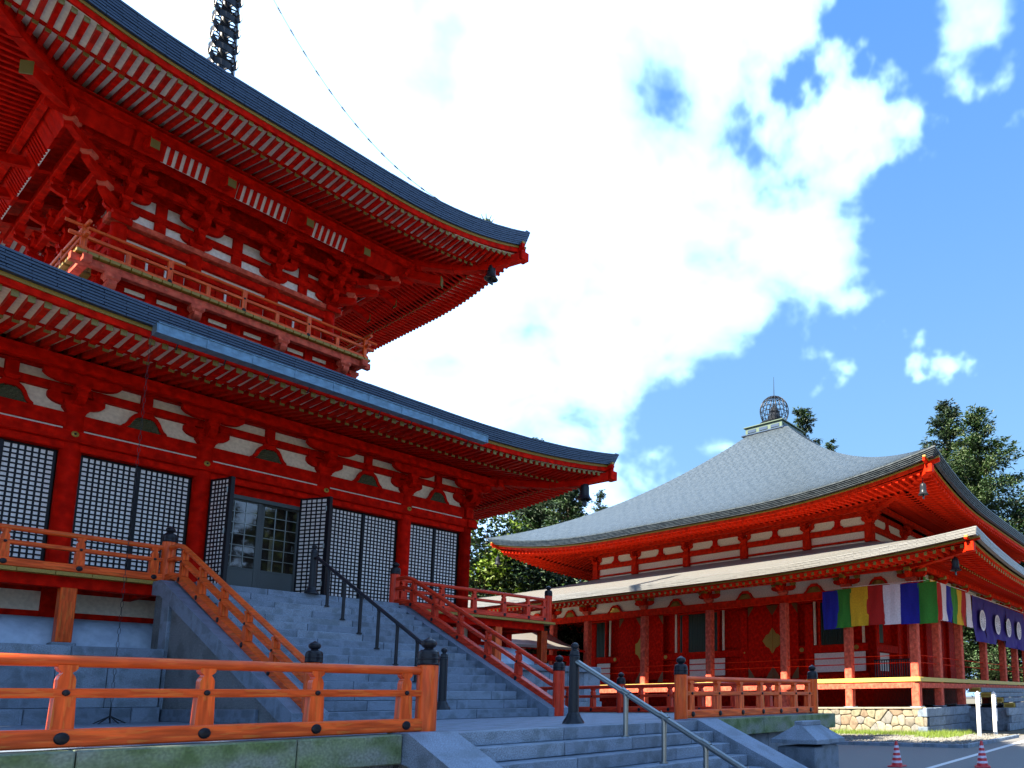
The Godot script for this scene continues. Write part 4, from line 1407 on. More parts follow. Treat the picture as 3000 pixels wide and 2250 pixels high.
func make_railings() -> void:
	var oh: Material = M.rail_h
	var ov: Material = M.rail_v
	var posts := []
	for k in 12:
		posts.append(0.25 + 0.865 * k)
	var r := thing("railing", "weathered orange railing at the terrace front, left of the near steps", "railing", Vector3.ZERO, 0.0, "vermilion railings with black onion finials")
	railing(r, [Vector3(4.45, TY, -6.95), Vector3(-5.2, TY, -6.95)], [Vector3(4.45, TY, -6.95)], posts, oh, ov)
	r = thing("railing", "weathered orange railing at the terrace front, right of the near steps", "railing", Vector3.ZERO, 0.0, "vermilion railings with black onion finials")
	railing(r, [Vector3(8.85, TY, -7.1), Vector3(13.12, TY, -7.1)], [Vector3(8.85, TY, -7.1), Vector3(13.12, TY, -7.1)], [0.22, 0.95, 1.62, 2.28, 2.9, 3.5, 4.05], oh, ov)
	r = thing("railing", "red railing along the far right edge of the terrace, facing the hall", "railing", Vector3.ZERO, 0.0, "vermilion railings with black onion finials")
	railing(r, [Vector3(13.12, TY, -7.25), Vector3(13.12, TY, -16.1)], [Vector3(13.12, TY, -12.4), Vector3(13.12, TY, -16.1)], [0.9, 1.8, 2.7, 3.6, 4.5, 6.1, 7.0, 7.9], M.rail_red_h, M.rail_red_v)
	# up both sides of the broad steps
	for k in 2:
		var x := 5.335 if k == 0 else 10.07
		r = thing("railing", ["sloping orange railing on the left cheek of the broad steps", "sloping red railing on the right cheek of the broad steps"][k], "railing", Vector3.ZERO, 0.0, "vermilion railings with black onion finials")
		var path := [Vector3(x, 3.93, -17.2), Vector3(x, 3.93, -16.86), Vector3(x, 3.87, -16.6), Vector3(x, 3.75, -16.33), Vector3(x, 1.44, -11.42), Vector3(x, 1.40, -11.25)]
		railing(r, path, [Vector3(x, TY, -11.22)], [0.74, 1.75, 2.88, 4.02, 5.17], M.rail_h if k == 0 else M.rail_red_h, M.rail_v if k == 0 else M.rail_red_v, 1.1, 0.9)
	# round the veranda
	for k in 2:
		var sg := -1.0 if k == 0 else 1.0
		r = thing("railing", ["orange veranda railing in front of the shutters, left of the steps", "red veranda railing in front of the shutters, right of the steps"][k], "railing", Vector3.ZERO, 0.0, "vermilion railings with black onion finials")
		var z := PZ + 7.42
		railing(r, [Vector3(PX + sg * 2.37, FLOOR, z), Vector3(PX + sg * 7.36, FLOOR, z)], [Vector3(PX + sg * 2.37, FLOOR, z), Vector3(PX + sg * 7.36, FLOOR, z)], [0.22, 1.33, 2.33, 3.33, 4.2, 4.8], M.rail_h if k == 0 else M.rail_red_h, M.rail_v if k == 0 else M.rail_red_v, 1.1, 0.82)
	r = thing("railing", "red veranda railing running back along the pagoda's right side", "railing", Vector3.ZERO, 0.0, "vermilion railings with black onion finials")
	railing(r, [Vector3(PX + 7.36, FLOOR, PZ + 7.3), Vector3(PX + 7.36, FLOOR, PZ - 7.3)], [Vector3(PX + 7.36, FLOOR, PZ - 7.36)], [1.0, 2.0, 3.0, 4.0, 5.0, 6.0, 7.0, 8.0, 9.0, 10.0, 11.0, 12.0, 13.0], M.rail_red_h, M.rail_red_v, 1.1, 0.82)
	# iron handrails
	var h := thing("iron_handrail", "black iron handrail up the middle of the broad steps", "handrail", Vector3.ZERO)
	var a := Vector3(7.77, 4.72, -16.5)
	var b := Vector3(7.77, 2.36, -11.85)
	var feet := []
	for k in 6:
		var z := -15.95 + 0.688 * k
		var st := ceilf((-11.47 - z) / 0.344) - 0.0
		var y: float = TY + (FLOOR - TY) / 16.0 * st
		feet.append([Vector3(7.77, y, z), lerpf(a.y, b.y, (z - a.z) / (b.z - a.z)) - y])
	iron_rail(h, [Vector3(7.77, 4.72, -16.62), a, b, Vector3(7.77, 2.26, -11.72)], feet, M.iron)
	iron_newel(h, Vector3(7.77, FLOOR, -16.66), 1.10, M.iron)
	iron_newel(h, Vector3(7.77, TY + (FLOOR - TY) / 16.0, -11.66), 1.10, M.iron)
	h = thing("iron_handrail", "dark metal handrail down the near steps with pipe joints", "handrail", Vector3.ZERO)
	feet = []
	for k in 5:
		var z := -6.48 + 0.64 * k
		var st := floorf((-6.6 + 0.293 * 7 - z) / 0.293) + 1.0
		var y := maxf(TY / 8.0 * st, 0.0) if z < -4.55 else 0.0
		feet.append([Vector3(6.95, y, z), 2.08 + (-7.39 - z) * 0.485 - y])
	iron_rail(h, [Vector3(6.95, 2.08, -7.42), Vector3(6.95, 2.08 - 0.485 * 3.6, -7.39 + 3.6)], feet, M.steel)
	iron_newel(h, Vector3(6.95, TY, -7.44), 1.10, M.iron)
	for k in 5:
		var z := -6.48 + 0.64 * k
		var y := 2.08 + (-7.39 - z) * 0.485
		var jb := MB.new()
		jb.tube(Vector3(6.95, y + 0.03, z - 0.06), Vector3(6.95, y - 0.028, z + 0.06), 0.042, 0.042, 12)
		for e in [-0.05, 0.05]:
			jb.tube(Vector3(6.95, y - e * 0.485 + 0.03, z + e), Vector3(6.95, y - e * 0.485 + 0.06, z + e), 0.008, 0.008, 6)
		piece(h, "pipe_joint", jb, M.steel)

func make_small_things() -> void:
	# stone post with a hipped cap by the terrace wall
	var t := thing("stone_post_box", "squat stone post with a hipped stone roof by the terrace wall", "stone post", Vector3(10.43, 0, -5.75), -0.06)
	var c := MB.new()
	var hw := 0.43
	for s in 4:
		var q: Basis = SIDE[s]
		c.quad(q * Vector3(-hw, 0.90, hw), q * Vector3(hw, 0.90, hw), q * Vector3(hw, 0.84, hw), q * Vector3(-hw, 0.84, hw), q * Vector3(0, 0, 1))
	c.quad(Vector3(-hw, 0.90, hw), Vector3(hw, 0.90, hw), Vector3(0.28, 1.12, 0.06), Vector3(-0.28, 1.12, 0.06), Vector3(0, 1, 1))
	c.quad(Vector3(-hw, 0.90, -hw), Vector3(hw, 0.90, -hw), Vector3(0.28, 1.12, -0.06), Vector3(-0.28, 1.12, -0.06), Vector3(0, 1, -1))
	for s in [-1, 1]:
		c.quad(Vector3(s * hw, 0.90, hw), Vector3(s * hw, 0.90, -hw), Vector3(s * 0.28, 1.12, -0.06), Vector3(s * 0.28, 1.12, 0.06), Vector3(s, 1, 0))
	c.quad(Vector3(-hw, 0.84, -hw), Vector3(hw, 0.84, -hw), Vector3(hw, 0.84, hw), Vector3(-hw, 0.84, hw), Vector3.DOWN)
	c.box(Vector3(0, 1.145, 0), Vector3(0.56, 0.08, 0.16), 0.015)
	piece(t, "stone_cap", c, M.granite)
	put(t, "stone_body", Vector3(0.0, 0.37, 0.0), Vector3(0.72, 0.84, 0.72), M.granite_b, 0.02)
	put(t, "side_slab", Vector3(0.09, 0.42, 0.33), Vector3(0.42, 0.78, 0.05), M.granite_b, 0.01)
	# rain chain from the gutter
	t = thing("rain_chain", "black rain chain hanging from the gutter's left end", "chain", Vector3(4.24, 0, -15.68))
	var lk := MB.new()
	var y := 8.2
	var k := 0
	while y > 1.50:
		var ring := []
		for i in 9:
			var a := TAU * i / 8.0
			var p := Vector3(cos(a) * 0.020, y + sin(a) * 0.06, 0)
			ring.append(p if k % 2 else Vector3(0, p.y, p.x))
		for i in 8:
			lk.tube(ring[i], ring[i + 1], 0.0032, 0.0032, 5, false)
		y -= 0.115
		k += 1
	stuff(piece(t, "chain_links", lk, M.iron))
	var an := MB.new()
	an.tube(Vector3(0, 1.50, 0), Vector3(0, 1.30, 0), 0.014, 0.014, 6)
	for j in 5:
		var a := TAU * j / 5.0
		an.tube(Vector3(0, 1.36, 0), Vector3(cos(a) * 0.22, TY, sin(a) * 0.22), 0.012, 0.010, 6)
	piece(t, "anchor", an, M.iron)
	# cones
	for j in 2:
		var p := [Vector3(15.7, 0, -6.4), Vector3(16.45, 0, -4.72)][j] as Vector3
		t = thing("traffic_cone", ["red and white banded traffic cone nearer the stone post", "red and white banded traffic cone nearer the right edge"][j], "traffic cone", p, 0.3 * j, "traffic cones on the road")
		var cb := MB.new()
		cb.box(Vector3(0, 0.015, 0), Vector3(0.33, 0.03, 0.33), 0.008)
		piece(t, "cone_base", cb, M.cone_red)
		var cm := MB.new()
		cm.lathe(Vector3.ZERO, [Vector2(0.125, 0.03), Vector2(0.028, 0.56), Vector2(0.022, 0.57), Vector2(0, 0.57)], 18)
		piece(t, "cone_body", cm, M.cone_red)
		for i in 4:
			var y0 := 0.09 + 0.11 * i
			var bm := MB.new()
			bm.lathe(Vector3.ZERO, [Vector2(0.128 - 0.183 * (y0 - 0.03), y0), Vector2(0.128 - 0.183 * (y0 + 0.05 - 0.03), y0 + 0.05)], 18)
			piece(t, "reflective_band", bm, M.cone_band)
	# chain from the spire to the roof corner with small bells
	t = thing("spire_chain", "thin chain with bells strung from the spire to the roof corner", "chain", Vector3.ZERO)
	var cb2 := MB.new()
	var A := Vector3(PX, 26.75, PZ)
	var B := Vector3(PX + 5.95, 17.1, PZ + 5.95)
	var last := A
	for i in 40:
		var f := (i + 1) / 40.0
		var p := A.lerp(B, f) - Vector3(0, 8.4 * f * (1.0 - f), 0)
		cb2.tube(last, p, 0.009, 0.009, 5, false)
		if i % 2 == 0:
			cb2.tube(p, p + (p - last) * 0.5, 0.026, 0.018, 6)
		last = p
	piece(t, "chain_links", cb2, M.iron)
	t = thing("spire_chain", "thin chain strung from the spire to the far left roof corner", "chain", Vector3.ZERO)
	var cb3 := MB.new()
	B = Vector3(PX - 5.95, 17.1, PZ + 5.95)
	A = Vector3(PX, 26.75, PZ)
	last = A
	for i in 30:
		var f := (i + 1) / 30.0
		var p := A.lerp(B, f) - Vector3(0, 8.4 * f * (1.0 - f), 0)
		cb3.tube(last, p, 0.009, 0.009, 5, false)
		last = p
	piece(t, "chain_links", cb3, M.iron)
	wind_bell("dark bronze wind bell under the pagoda's lower roof corner", "wind bells", Vector3(PX + 8.12, 8.66, PZ + 8.12), 1.7)
	wind_bell("dark bronze wind bell under the pagoda's upper roof corner", "wind bells", Vector3(PX + 5.92, 15.85, PZ + 5.92), 1.6)

# ---------------------------------------------------------------- the hall to the right
const HX := 38.05
const HZ := -22.9

func cloth(parent: Node, called: String, f: Transform3D, w: float, h: float, m: Material, sd: int, wave := 0.05) -> MeshInstance3D:
	var nz := FastNoiseLite.new()
	nz.seed = sd
	nz.frequency = 0.9
	var b := MB.new()
	for face in [1.0, -1.0]:
		var rows := []
		for i in 9:
			var row := []
			for j in 9:
				var x := (j / 8.0 - 0.5) * w
				var y := -i / 8.0 * h
				var g := i / 8.0
				var z := nz.get_noise_2d(x * 3.0, y * 0.5) * wave * (0.4 + 2.0 * g) + 0.012 * sin(x * 11.0 + sd) * (1.0 - 0.5 * g)
				row.append(Vector3(x + nz.get_noise_2d(y * 1.3, 7.0) * 0.05 * g, y, z + face * 0.004))
			rows.append(row)
		b.sheet(rows, Vector3(0, 0, face))
	return part(parent, called, b.mesh(), m, f)

func clip_cell(c: PackedVector2Array, p: Vector2, q: Vector2) -> PackedVector2Array:
	var mid := (p + q) * 0.5
	var nrm := (q - p).normalized()
	var out := PackedVector2Array()
	for i in c.size():
		var a := c[i]
		var b := c[(i + 1) % c.size()]
		var da := (a - mid).dot(nrm)
		var db := (b - mid).dot(nrm)
		if da <= 0.0:
			out.append(a)
		if (da < 0.0) != (db < 0.0):
			out.append(a.lerp(b, da / (da - db)))
	return out

func rubble(parent: Node, f: Transform3D, w: float, h: float, sd: int, size: float) -> void:
	# rounded field stones packed in a wall face (x right, y up, z out)
	rng.seed = sd
	var pts := []
	var ny := int(round(h / size))
	var nx := int(round(w / size))
	for j in ny:
		for i in nx:
			if rng.randf() < 0.12:
				continue
			pts.append(Vector2((i + 0.5 + 0.5 * (j % 2) + rng.randf_range(-0.38, 0.38)) * w / nx, (j + 0.5 + rng.randf_range(-0.34, 0.34)) * h / ny))
	for i in pts.size():
		var c := PackedVector2Array([Vector2(0, 0), Vector2(w, 0), Vector2(w, h), Vector2(0, h)])
		for j in pts.size():
			if i != j and pts[i].distance_to(pts[j]) < size * 3.0:
				c = clip_cell(c, pts[i], pts[j])
				if c.size() < 3:
					break
		if c.size() < 3:
			continue
		var ctr := Vector2.ZERO
		for p in c:
			ctr += p / c.size()
		# rounded outline
		var ring := []
		var m := c.size()
		for k in m:
			var a := c[k]
			var b := c[(k + 1) % m]
			ring.append(a.lerp(b, 0.14))
			ring.append(a.lerp(b, 0.86))
		var bulge := rng.randf_range(0.03, 0.06)
		var tilt := Vector2(rng.randf_range(-0.12, 0.12), rng.randf_range(-0.12, 0.12))
		var b2 := MB.new()
		var levels := [[0.985, -0.08], [0.98, 0.012], [0.90, 0.5], [0.70, 0.86], [0.0, 1.0]]
		var rows := []
		for l in levels:
			var row := []
			for k in ring.size() + 1:
				var p: Vector2 = ctr + (ring[k % ring.size()] - ctr) * l[0]
				row.append(Vector3(p.x, p.y, l[1] * bulge + (p - ctr).dot(tilt) * (1.0 if l[1] > 0.2 else 0.0)))
			rows.append(row)
		b2.sheet(rows, Vector3(0, 0, 1))
		part(parent, "stone", b2.mesh(), M["stone%d" % (rng.randi() % 6)], f)

func make_hall() -> void:
	var t := thing("temple_hall", "vermilion temple hall with a grey pyramidal roof and banners at its corner", "temple hall", Vector3(HX, 0, HZ))
	var L := Transform3D(SIDE[2], Vector3.ZERO)
	var R: Material = M.red_hall
	# local: left side w = HX - x, u = z - HZ; front w = z - HZ
	# stone base
	put(t, "base_core", Vector3(0, 0.53, 0), Vector3(19.2, 1.06, 24.8), M.stone3, 0.0)
	rubble(t, Transform3D(SIDE[2], Vector3(-9.72, 0.0, 4.2)) * at(0, 0, 0), 8.5, 1.12, 5, 0.36)
	var bw := MB.new()
	bw.box(Vector3(-9.68, 0.56, -4.4), Vector3(0.2, 1.1, 17.0), 0.0)
	piece(t, "base_wall", bw, M.stone3)
	put(t, "base_edge", Vector3(-9.60, 1.10, 0), Vector3(0.42, 0.07, 25.1), M.stone4, 0.01)
	rng.seed = 61
	for j in 3:
		for i in 6:
			put(t, "base_stone", Vector3(-9.3 + 0.98 * i + 0.3 * (j % 2), 0.18 + 0.37 * j, 12.52), Vector3(0.96, 0.355, 0.4), granite(), 0.02)
	# platform and steps before the entrance
	put(t, "platform", Vector3(2.2, 0.5, 13.4), Vector3(12.8, 1.0, 2.2), M.granite_b, 0.01)
	for j in 3:
		for i in 7:
			put(t, "platform_stone", Vector3(-3.6 + 1.82 * i + 0.4 * (j % 2), 0.17 + 0.335 * j, 14.50), Vector3(1.80, 0.325, 0.12), granite(), 0.012)
	for k in 5:
		var y := 2.2 - 0.245 * k
		var st := put(t, "entrance_step", Vector3(2.2, y - 0.11, 12.05 + 0.52 * k), Vector3(9.6, 0.22, 0.6), M.granite_b, 0.01)
		put(st, "step_end", Vector3(-4.815, 0, 0), Vector3(0.03, 0.225, 0.52), M.yellow, 0.004)
		put(st, "step_inlay", Vector3(-4.835, 0, 0), Vector3(0.02, 0.13, 0.40), M.gold, 0.003)
	# outer columns
	var zl := [12.25, 9.3, 6.1, 1.85, -2.4, -6.6, -9.4, -12.25]
	var xl := [-6.85, -3.75, 0.3, 4.1, 6.85, 9.55]
	var cols := []
	for u in zl:
		cols.append([-9.55, u])
	for u in xl:
		cols.append([u, 12.25])
	for c in cols:
		var o := part(t, "column", bx(Vector3(0.34, 4.75, 0.34), 0.03), M.red_faded, at(c[0], 3.50, c[1]))
		put(o, "column_base", Vector3(0, -2.36, 0), Vector3(0.46, 0.05, 0.46), M.granite_c, 0.01)
	for s in [2, 0]:
		var q: Basis = SIDE[s]
		var xf := Transform3D(q, Vector3.ZERO)
		var hu := 12.25 if s == 2 else 9.55
		var w := 9.55 if s == 2 else 12.25
		part(t, "column_beam", bx(Vector3(2 * hu + 0.7, 0.34, 0.24), 0.015), R, xf * at(0, 6.05, w + 0.003 * s))
		part(t, "frieze_panel", bx(Vector3(2 * hu, 0.62, 0.06), 0.0), M.cream, xf * at(0, 6.5, w - 0.06))
		part(t, "floor_beam", bx(Vector3(2 * hu - 0.2, 0.22, 0.18), 0.012), M.red_faded, xf * at(0, 2.01, w + 0.10))
		part(t, "floor_edge", bx(Vector3(2 * hu + 0.5, 0.18, 0.25), 0.012), M.yellow, xf * at(0, 2.25, w + 0.10))
		part(t, "wall_purlin", bx(Vector3(2 * hu + 1.4, 0.2, 0.2), 0.01), R, xf * at(0, 6.84, w + 0.4))
		for y in [2.95, 3.25]:
			var rb := MB.new()
			rb.tube(Vector3(-hu, y, 0), Vector3(hu, y, 0), 0.018, 0.018, 8)
			part(t, "guard_rod", rb.mesh(), R, xf * at(0, 0, w))
		# brackets and frog struts of the veranda frieze
		var us := zl if s == 2 else ([-9.55] + xl)
		for k in us.size():
			var u: float = us[k]
			var o := part(t, "bracket", block_mesh(0.44, 0.22), M.red_faded, xf * at(u, 6.22, w + 0.01))
			part(o, "bracket_arm", arm_mesh(0.62, 0.22, 0.18), R, at(0, 0.2, 0))
			part(o, "bracket_arm", arm_mesh(0.5, 0.22, 0.18), R, Transform3D(Basis(Vector3.UP, PI * 0.5), Vector3(0, 0.2, 0.1)))
			for j in [-1, 0, 1]:
				part(o, "bearing_block", block_mesh(0.24, 0.16), M.ochre if j else R, at(j * 0.5, 0.42, 0))
			part(o, "bearing_block", block_mesh(0.24, 0.16), M.ochre, at(0, 0.42, 0.42))
			if k < us.size() - 1:
				var mid: float = (u + us[k + 1]) * 0.5
				frog_strut(t, xf * at(mid, 6.22, w + 0.02), 0.52, 0.40, R, M.gold)
		# floor of the veranda
	put(t, "veranda_floor", Vector3(-8.0, 2.24, 0), Vector3(3.2, 0.14, 24.4), M.red_deep, 0.0)
	put(t, "veranda_floor", Vector3(1.6, 2.235, 10.6), Vector3(16.0, 0.14, 3.2), M.red_deep, 0.0)
	# inner wall
	var iw := 6.45
	var ih := 9.1
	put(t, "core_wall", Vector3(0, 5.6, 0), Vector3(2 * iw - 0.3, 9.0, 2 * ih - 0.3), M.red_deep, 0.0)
	var zb := -9.35
	for u in [9.1, 5.75, 1.9, -2.0, -5.9, -9.1]:
		part(t, "inner_pillar", bx(Vector3(0.44, 3.9, 0.44), 0.04), M.red_deep, L * at(u, 4.2, iw))
	part(t, "inner_beam", bx(Vector3(18.4, 0.36, 0.30), 0.02), M.red_deep, L * at(0, 3.9, iw + 0.04))
	part(t, "inner_beam", bx(Vector3(18.4, 0.24, 0.26), 0.02), M.red_deep, L * at(0, 2.55, iw + 0.04))
	part(t, "inner_beam", bx(Vector3(18.4, 0.30, 0.28), 0.02), M.red_deep, L * at(0, 6.4, iw + 0.04))
	# double doors with gilt mounts, green slatted windows, white plaster strips (z positions in the world)
	for d in [[-20.75, -17.75], [-29.9, -26.5], [-39.0, -35.5]]:
		if d[1] < -32.0:
			continue
		for k in 2:
			var z0: float = lerpf(d[0], d[1], 0.5 * k) + 0.01
			var z1: float = lerpf(d[0], d[1], 0.5 * k + 0.5) - 0.01
			var o := part(t, "door_leaf", bx(Vector3(z1 - z0, 3.9, 0.10), 0.012), M.red_deep, L * at((z0 + z1) * 0.5 - HZ, 4.45, iw + 0.12))
			var sg := 1.0 if k == 0 else -1.0
			var e := (z1 - z0) * 0.5
			var gm := MB.new()
			gm.prism(poly([[sg * e, 0.66], [sg * (e - 0.2), 0.36], [sg * (e - 0.36), 0.30], [sg * (e - 0.58), 0.0], [sg * (e - 0.36), -0.30], [sg * (e - 0.2), -0.36], [sg * e, -0.66]]), 0.05, 0.075)
			piece(o, "gilt_mount", gm, M.gold)
			for c in [[-1, 1], [-1, -1], [1, 1], [1, -1]]:
				var cm := MB.new()
				cm.prism(poly([[c[0] * e, c[1] * 1.95], [c[0] * (e - 0.42), c[1] * 1.95], [c[0] * (e - 0.30), c[1] * 1.72], [c[0] * (e - 0.14), c[1] * 1.5], [c[0] * e, c[1] * 1.3]]), 0.05, 0.06)
				piece(o, "corner_mount", cm, M.old_gilt)
	for wdw in [[-32.2, -31.05], [-25.3, -22.7], [-16.5, -15.0]]:
		var c: float = (wdw[0] + wdw[1]) * 0.5 - HZ
		var wd: float = wdw[1] - wdw[0]
		var fm := MB.new()
		for s in [-1, 1]:
			fm.box(Vector3(s * (wd * 0.5 + 0.05), 1.05, 0), Vector3(0.10, 2.3, 0.14), 0.01)
			fm.box(Vector3(0, 1.05 + s * 1.1, 0), Vector3(wd, 0.10, 0.14), 0.01)
		var o := part(t, "slat_window", fm.mesh(), R, L * at(c, 4.08, iw + 0.14))
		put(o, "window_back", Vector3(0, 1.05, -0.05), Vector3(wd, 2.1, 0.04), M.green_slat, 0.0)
		var n := int(wd / 0.11)
		for i in n:
			var sb := MB.new()
			part(o, "window_slat", bx(Vector3(0.06, 2.1, 0.06), 0.012), M.green_slat, at(-wd * 0.5 + wd * (i + 0.5) / n, 1.05, 0.0))
	for sl in [-30.68, -25.6, -22.35, -16.82, -14.24]:
		part(t, "plaster_strip", bx(Vector3(0.13, 2.15, 0.05), 0.004), M.cream, L * at(sl - HZ, 5.18, iw + 0.13))
	for wp in [[-32.4, -30.7], [-25.4, -22.3], [-16.9, -14.2]]:
		for k in 3:
			part(t, "plaster_panel", bx(Vector3(wp[1] - wp[0], 0.29, 0.04), 0.004), M.white, L * at((wp[0] + wp[1]) * 0.5 - HZ, 2.92 + 0.315 * k, iw + 0.08))
	for u in [-20.95, -17.55, -14.6, -26.3, -30.2]:
		part(t, "gilt_boss", disc_mesh(0.12), M.gold, L * at(u - HZ, 3.9, iw + 0.20))
	# dark entrance front
	for k in [-6.45, -3.75, 0.3, 4.1, 6.45]:
		put(t, "inner_pillar", Vector3(k, 4.2, ih), Vector3(0.44, 3.9, 0.44), M.red_deep, 0.04)
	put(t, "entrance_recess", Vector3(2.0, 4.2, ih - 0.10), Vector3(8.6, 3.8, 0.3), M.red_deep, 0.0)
	put(t, "plaster_panel", Vector3(-5.6, 3.2, ih + 0.1), Vector3(1.3, 0.85, 0.05), M.white, 0.004)
	put(t, "inner_beam", Vector3(-5.1, 3.85, ih + 0.1), Vector3(2.4, 0.36, 0.2), M.red_deep, 0.01)
	var gw := MB.new()
	gw.box(Vector3(0, 0.5, 0), Vector3(0.7, 1.0, 0.05), 0.0)
	piece_at(t, "slat_window", gw, M.green_slat, at(-6.0, 4.1, ih + 0.12))
	# lower roof
	var mm := {"rafter": R, "soffit": M.red_hall, "cap": M.ochre, "fascia": R, "edge": M.ochre, "rim": M.roof_grey}
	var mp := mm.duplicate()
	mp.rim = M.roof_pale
	for s in [2, 0, 3]:
		var wall := 9.55 if s == 2 else 12.25
		var hu := 16.05 if s == 2 else 13.35
		var wo := 13.35 if s == 2 else 16.05
		eave(t, s, {"hu": hu, "wo": wo, "wp": wall + 0.3, "yp": 7.10, "wb": wo - 1.55, "yb": 6.55, "wf": wo - 0.42, "yf": 6.42, "top": 6.80, "rim": 0.27, "lift": 0.55, "gap": 0.33, "rw": 0.10, "rh": 0.12, "rows": 6, "slab": 0.7, "caps": true, "lean": 0.5}, false, mp)
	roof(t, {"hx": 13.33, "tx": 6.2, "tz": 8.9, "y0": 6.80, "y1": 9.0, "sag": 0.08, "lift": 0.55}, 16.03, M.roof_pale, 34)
	# upper storey wall
	for s in [2, 0, 1]:
		var q: Basis = SIDE[s]
		var xf := Transform3D(q, Vector3.ZERO)
		var w := iw if s != 0 else ih
		var hu := ih if s != 0 else iw
		part(t, "plaster_panel", bx(Vector3(2 * hu, 1.4, 0.06), 0.0), M.cream, xf * at(0, 9.6, w - 0.05))
		part(t, "frieze_beam", bx(Vector3(2 * hu + 0.5, 0.29, 0.24), 0.02), R, xf * at(0, 9.62, w + 0.002 * s))
		part(t, "wall_purlin", bx(Vector3(2 * hu + 1.2, 0.22, 0.22), 0.01), R, xf * at(0, 10.32, w + 0.01))
		part(t, "eave_purlin", bx(Vector3(2 * hu + 2.6, 0.22, 0.2), 0.01), R, xf * at(0, 10.36, w + 0.75))
		part(t, "sill_beam", bx(Vector3(2 * hu + 0.4, 0.10, 0.22), 0.01), R, xf * at(0, 9.05, w + 0.003))
		var us := [9.1, 5.72, 1.9, -2.0, -5.9, -9.1] if s != 0 else [-6.45, -2.2, 2.2, 6.45]
		for k in us.size():
			var u: float = us[k]
			part(t, "upper_column", bx(Vector3(0.42, 0.9, 0.36), 0.03), R, xf * at(u, 9.35, w + 0.02))
			bracket(t, xf * at(u, 9.76, w + 0.02), 0.86, 1, R, 0.62)
			if k < us.size() - 1:
				var mid: float = (u + us[k + 1]) * 0.5
				var fk := MB.new()
				fk.prism(poly([[-0.34, 0.0], [-0.26, 0.10], [-0.17, 0.14], [-0.13, 0.34], [-0.2, 0.44], [0.2, 0.44], [0.13, 0.34], [0.17, 0.14], [0.26, 0.10], [0.34, 0.0]]), -0.06, 0.06)
				part(t, "carved_strut", fk.mesh(), M.red_deep, xf * at(mid, 9.77, w))
	var before := t.get_child_count()
	for s in [2, 0, 1, 3]:
		var fb: bool = s == 0 or s == 3
		var wall := ih if fb else iw
		var hu := 11.39 if fb else 13.75
		var wo := 13.75 if fb else 11.39
		eave(t, s, {"hu": hu, "wo": wo, "wp": wall + 0.6, "yp": 10.62, "wb": wo - 1.9, "yb": 9.92, "wf": wo - 0.5, "yf": 9.72, "top": 10.22, "rim": 0.30, "lift": 1.0, "gap": 0.30, "rw": 0.10, "rh": 0.13, "rows": 5, "slab": 0.7, "caps": false, "lean": 1.6}, false, mm)
	roof(t, {"hx": 11.37, "tx": 1.45, "tz": 1.45, "y0": 10.22, "y1": 17.95, "sag": 0.42, "lift": 1.0}, 13.73, M.roof_grey, 64)
	for i in range(before, t.get_child_count()):
		(t.get_child(i) as Node3D).position.z += 0.35
	# hip rafters at the near corner
	for k in 2:
		var a := [Vector3(-9.8, 6.95, 12.5), Vector3(-6.9, 10.35, 9.6)][k] as Vector3
		var e := [Vector3(-13.0, 6.72, 15.7), Vector3(-11.0, 10.45, 13.7)][k] as Vector3
		beam(t, "hip_rafter", a, e, 0.28, 0.34, R)
		put(t, "hip_cap", e, Vector3(0.30, 0.34, 0.30), R, 0.02)
	# box and flaming jewel on the roof top
	put(t, "roof_box", Vector3(0, 18.22, 0), Vector3(2.7, 0.5, 2.7), M.bronze, 0.02)
	put(t, "roof_box_sill", Vector3(0, 17.96, 0), Vector3(3.1, 0.10, 3.1), M.copper, 0.02)
	put(t, "roof_box_lid", Vector3(0, 18.50, 0), Vector3(2.9, 0.08, 2.9), M.bronze, 0.02)
	for s in [0, 2]:
		for k in 3:
			part(t, "roof_box_panel", bx(Vector3(0.62, 0.2, 0.04), 0.01), M.copper, Transform3D(SIDE[s], Vector3.ZERO) * at(-0.85 + 0.85 * k, 18.22, 1.36))
	var jw := MB.new()
	jw.lathe(Vector3(0, 18.54, 0), [Vector2(0.35, 0), Vector2(0.55, 0.12), Vector2(0.95, 0.26), Vector2(0.98, 0.34), Vector2(0.6, 0.38), Vector2(0.42, 0.55), Vector2(0.44, 0.85), Vector2(0.30, 1.05), Vector2(0.34, 1.2), Vector2(0.2, 1.5), Vector2(0.0, 1.75)], 18)
	piece(t, "roof_jewel", jw, M.iron)
	var cage := MB.new()
	for k in 10:
		var a := PI * k / 10.0
		var prev := Vector3.ZERO
		for i in 21:
			var e := lerpf(-0.9, PI - 2.24 + 1.57, i / 20.0)
			var th := PI * (i / 20.0)
			var p := Vector3(cos(a) * sin(th) * 0.92, 19.75 - cos(th) * 1.0, sin(a) * sin(th) * 0.92)
			if i > 0 and i > 3:
				cage.tube(prev, p, 0.026, 0.026, 4, false)
				cage.tube(Vector3(-prev.x, prev.y, -prev.z), Vector3(-p.x, p.y, -p.z), 0.026, 0.026, 4, false)
			prev = p
	for k in 7:
		var th := PI * (0.25 + 0.10 * k)
		var rr := sin(th) * 0.92
		for i in 20:
			var a0 := TAU * i / 20.0
			var a1 := TAU * (i + 1) / 20.0
			cage.tube(Vector3(cos(a0) * rr, 19.75 - cos(th), sin(a0) * rr), Vector3(cos(a1) * rr, 19.75 - cos(th), sin(a1) * rr), 0.022, 0.022, 4, false)
	cage.tube(Vector3(0, 20.7, 0), Vector3(0, 22.1, 0), 0.03, 0.012, 6)
	piece(t, "jewel_cage", cage, M.iron)
	wind_bell("wind bell under the hall's upper roof corner", "wind bells", Vector3(HX - 10.55, 10.25, HZ + 13.25), 1.5)
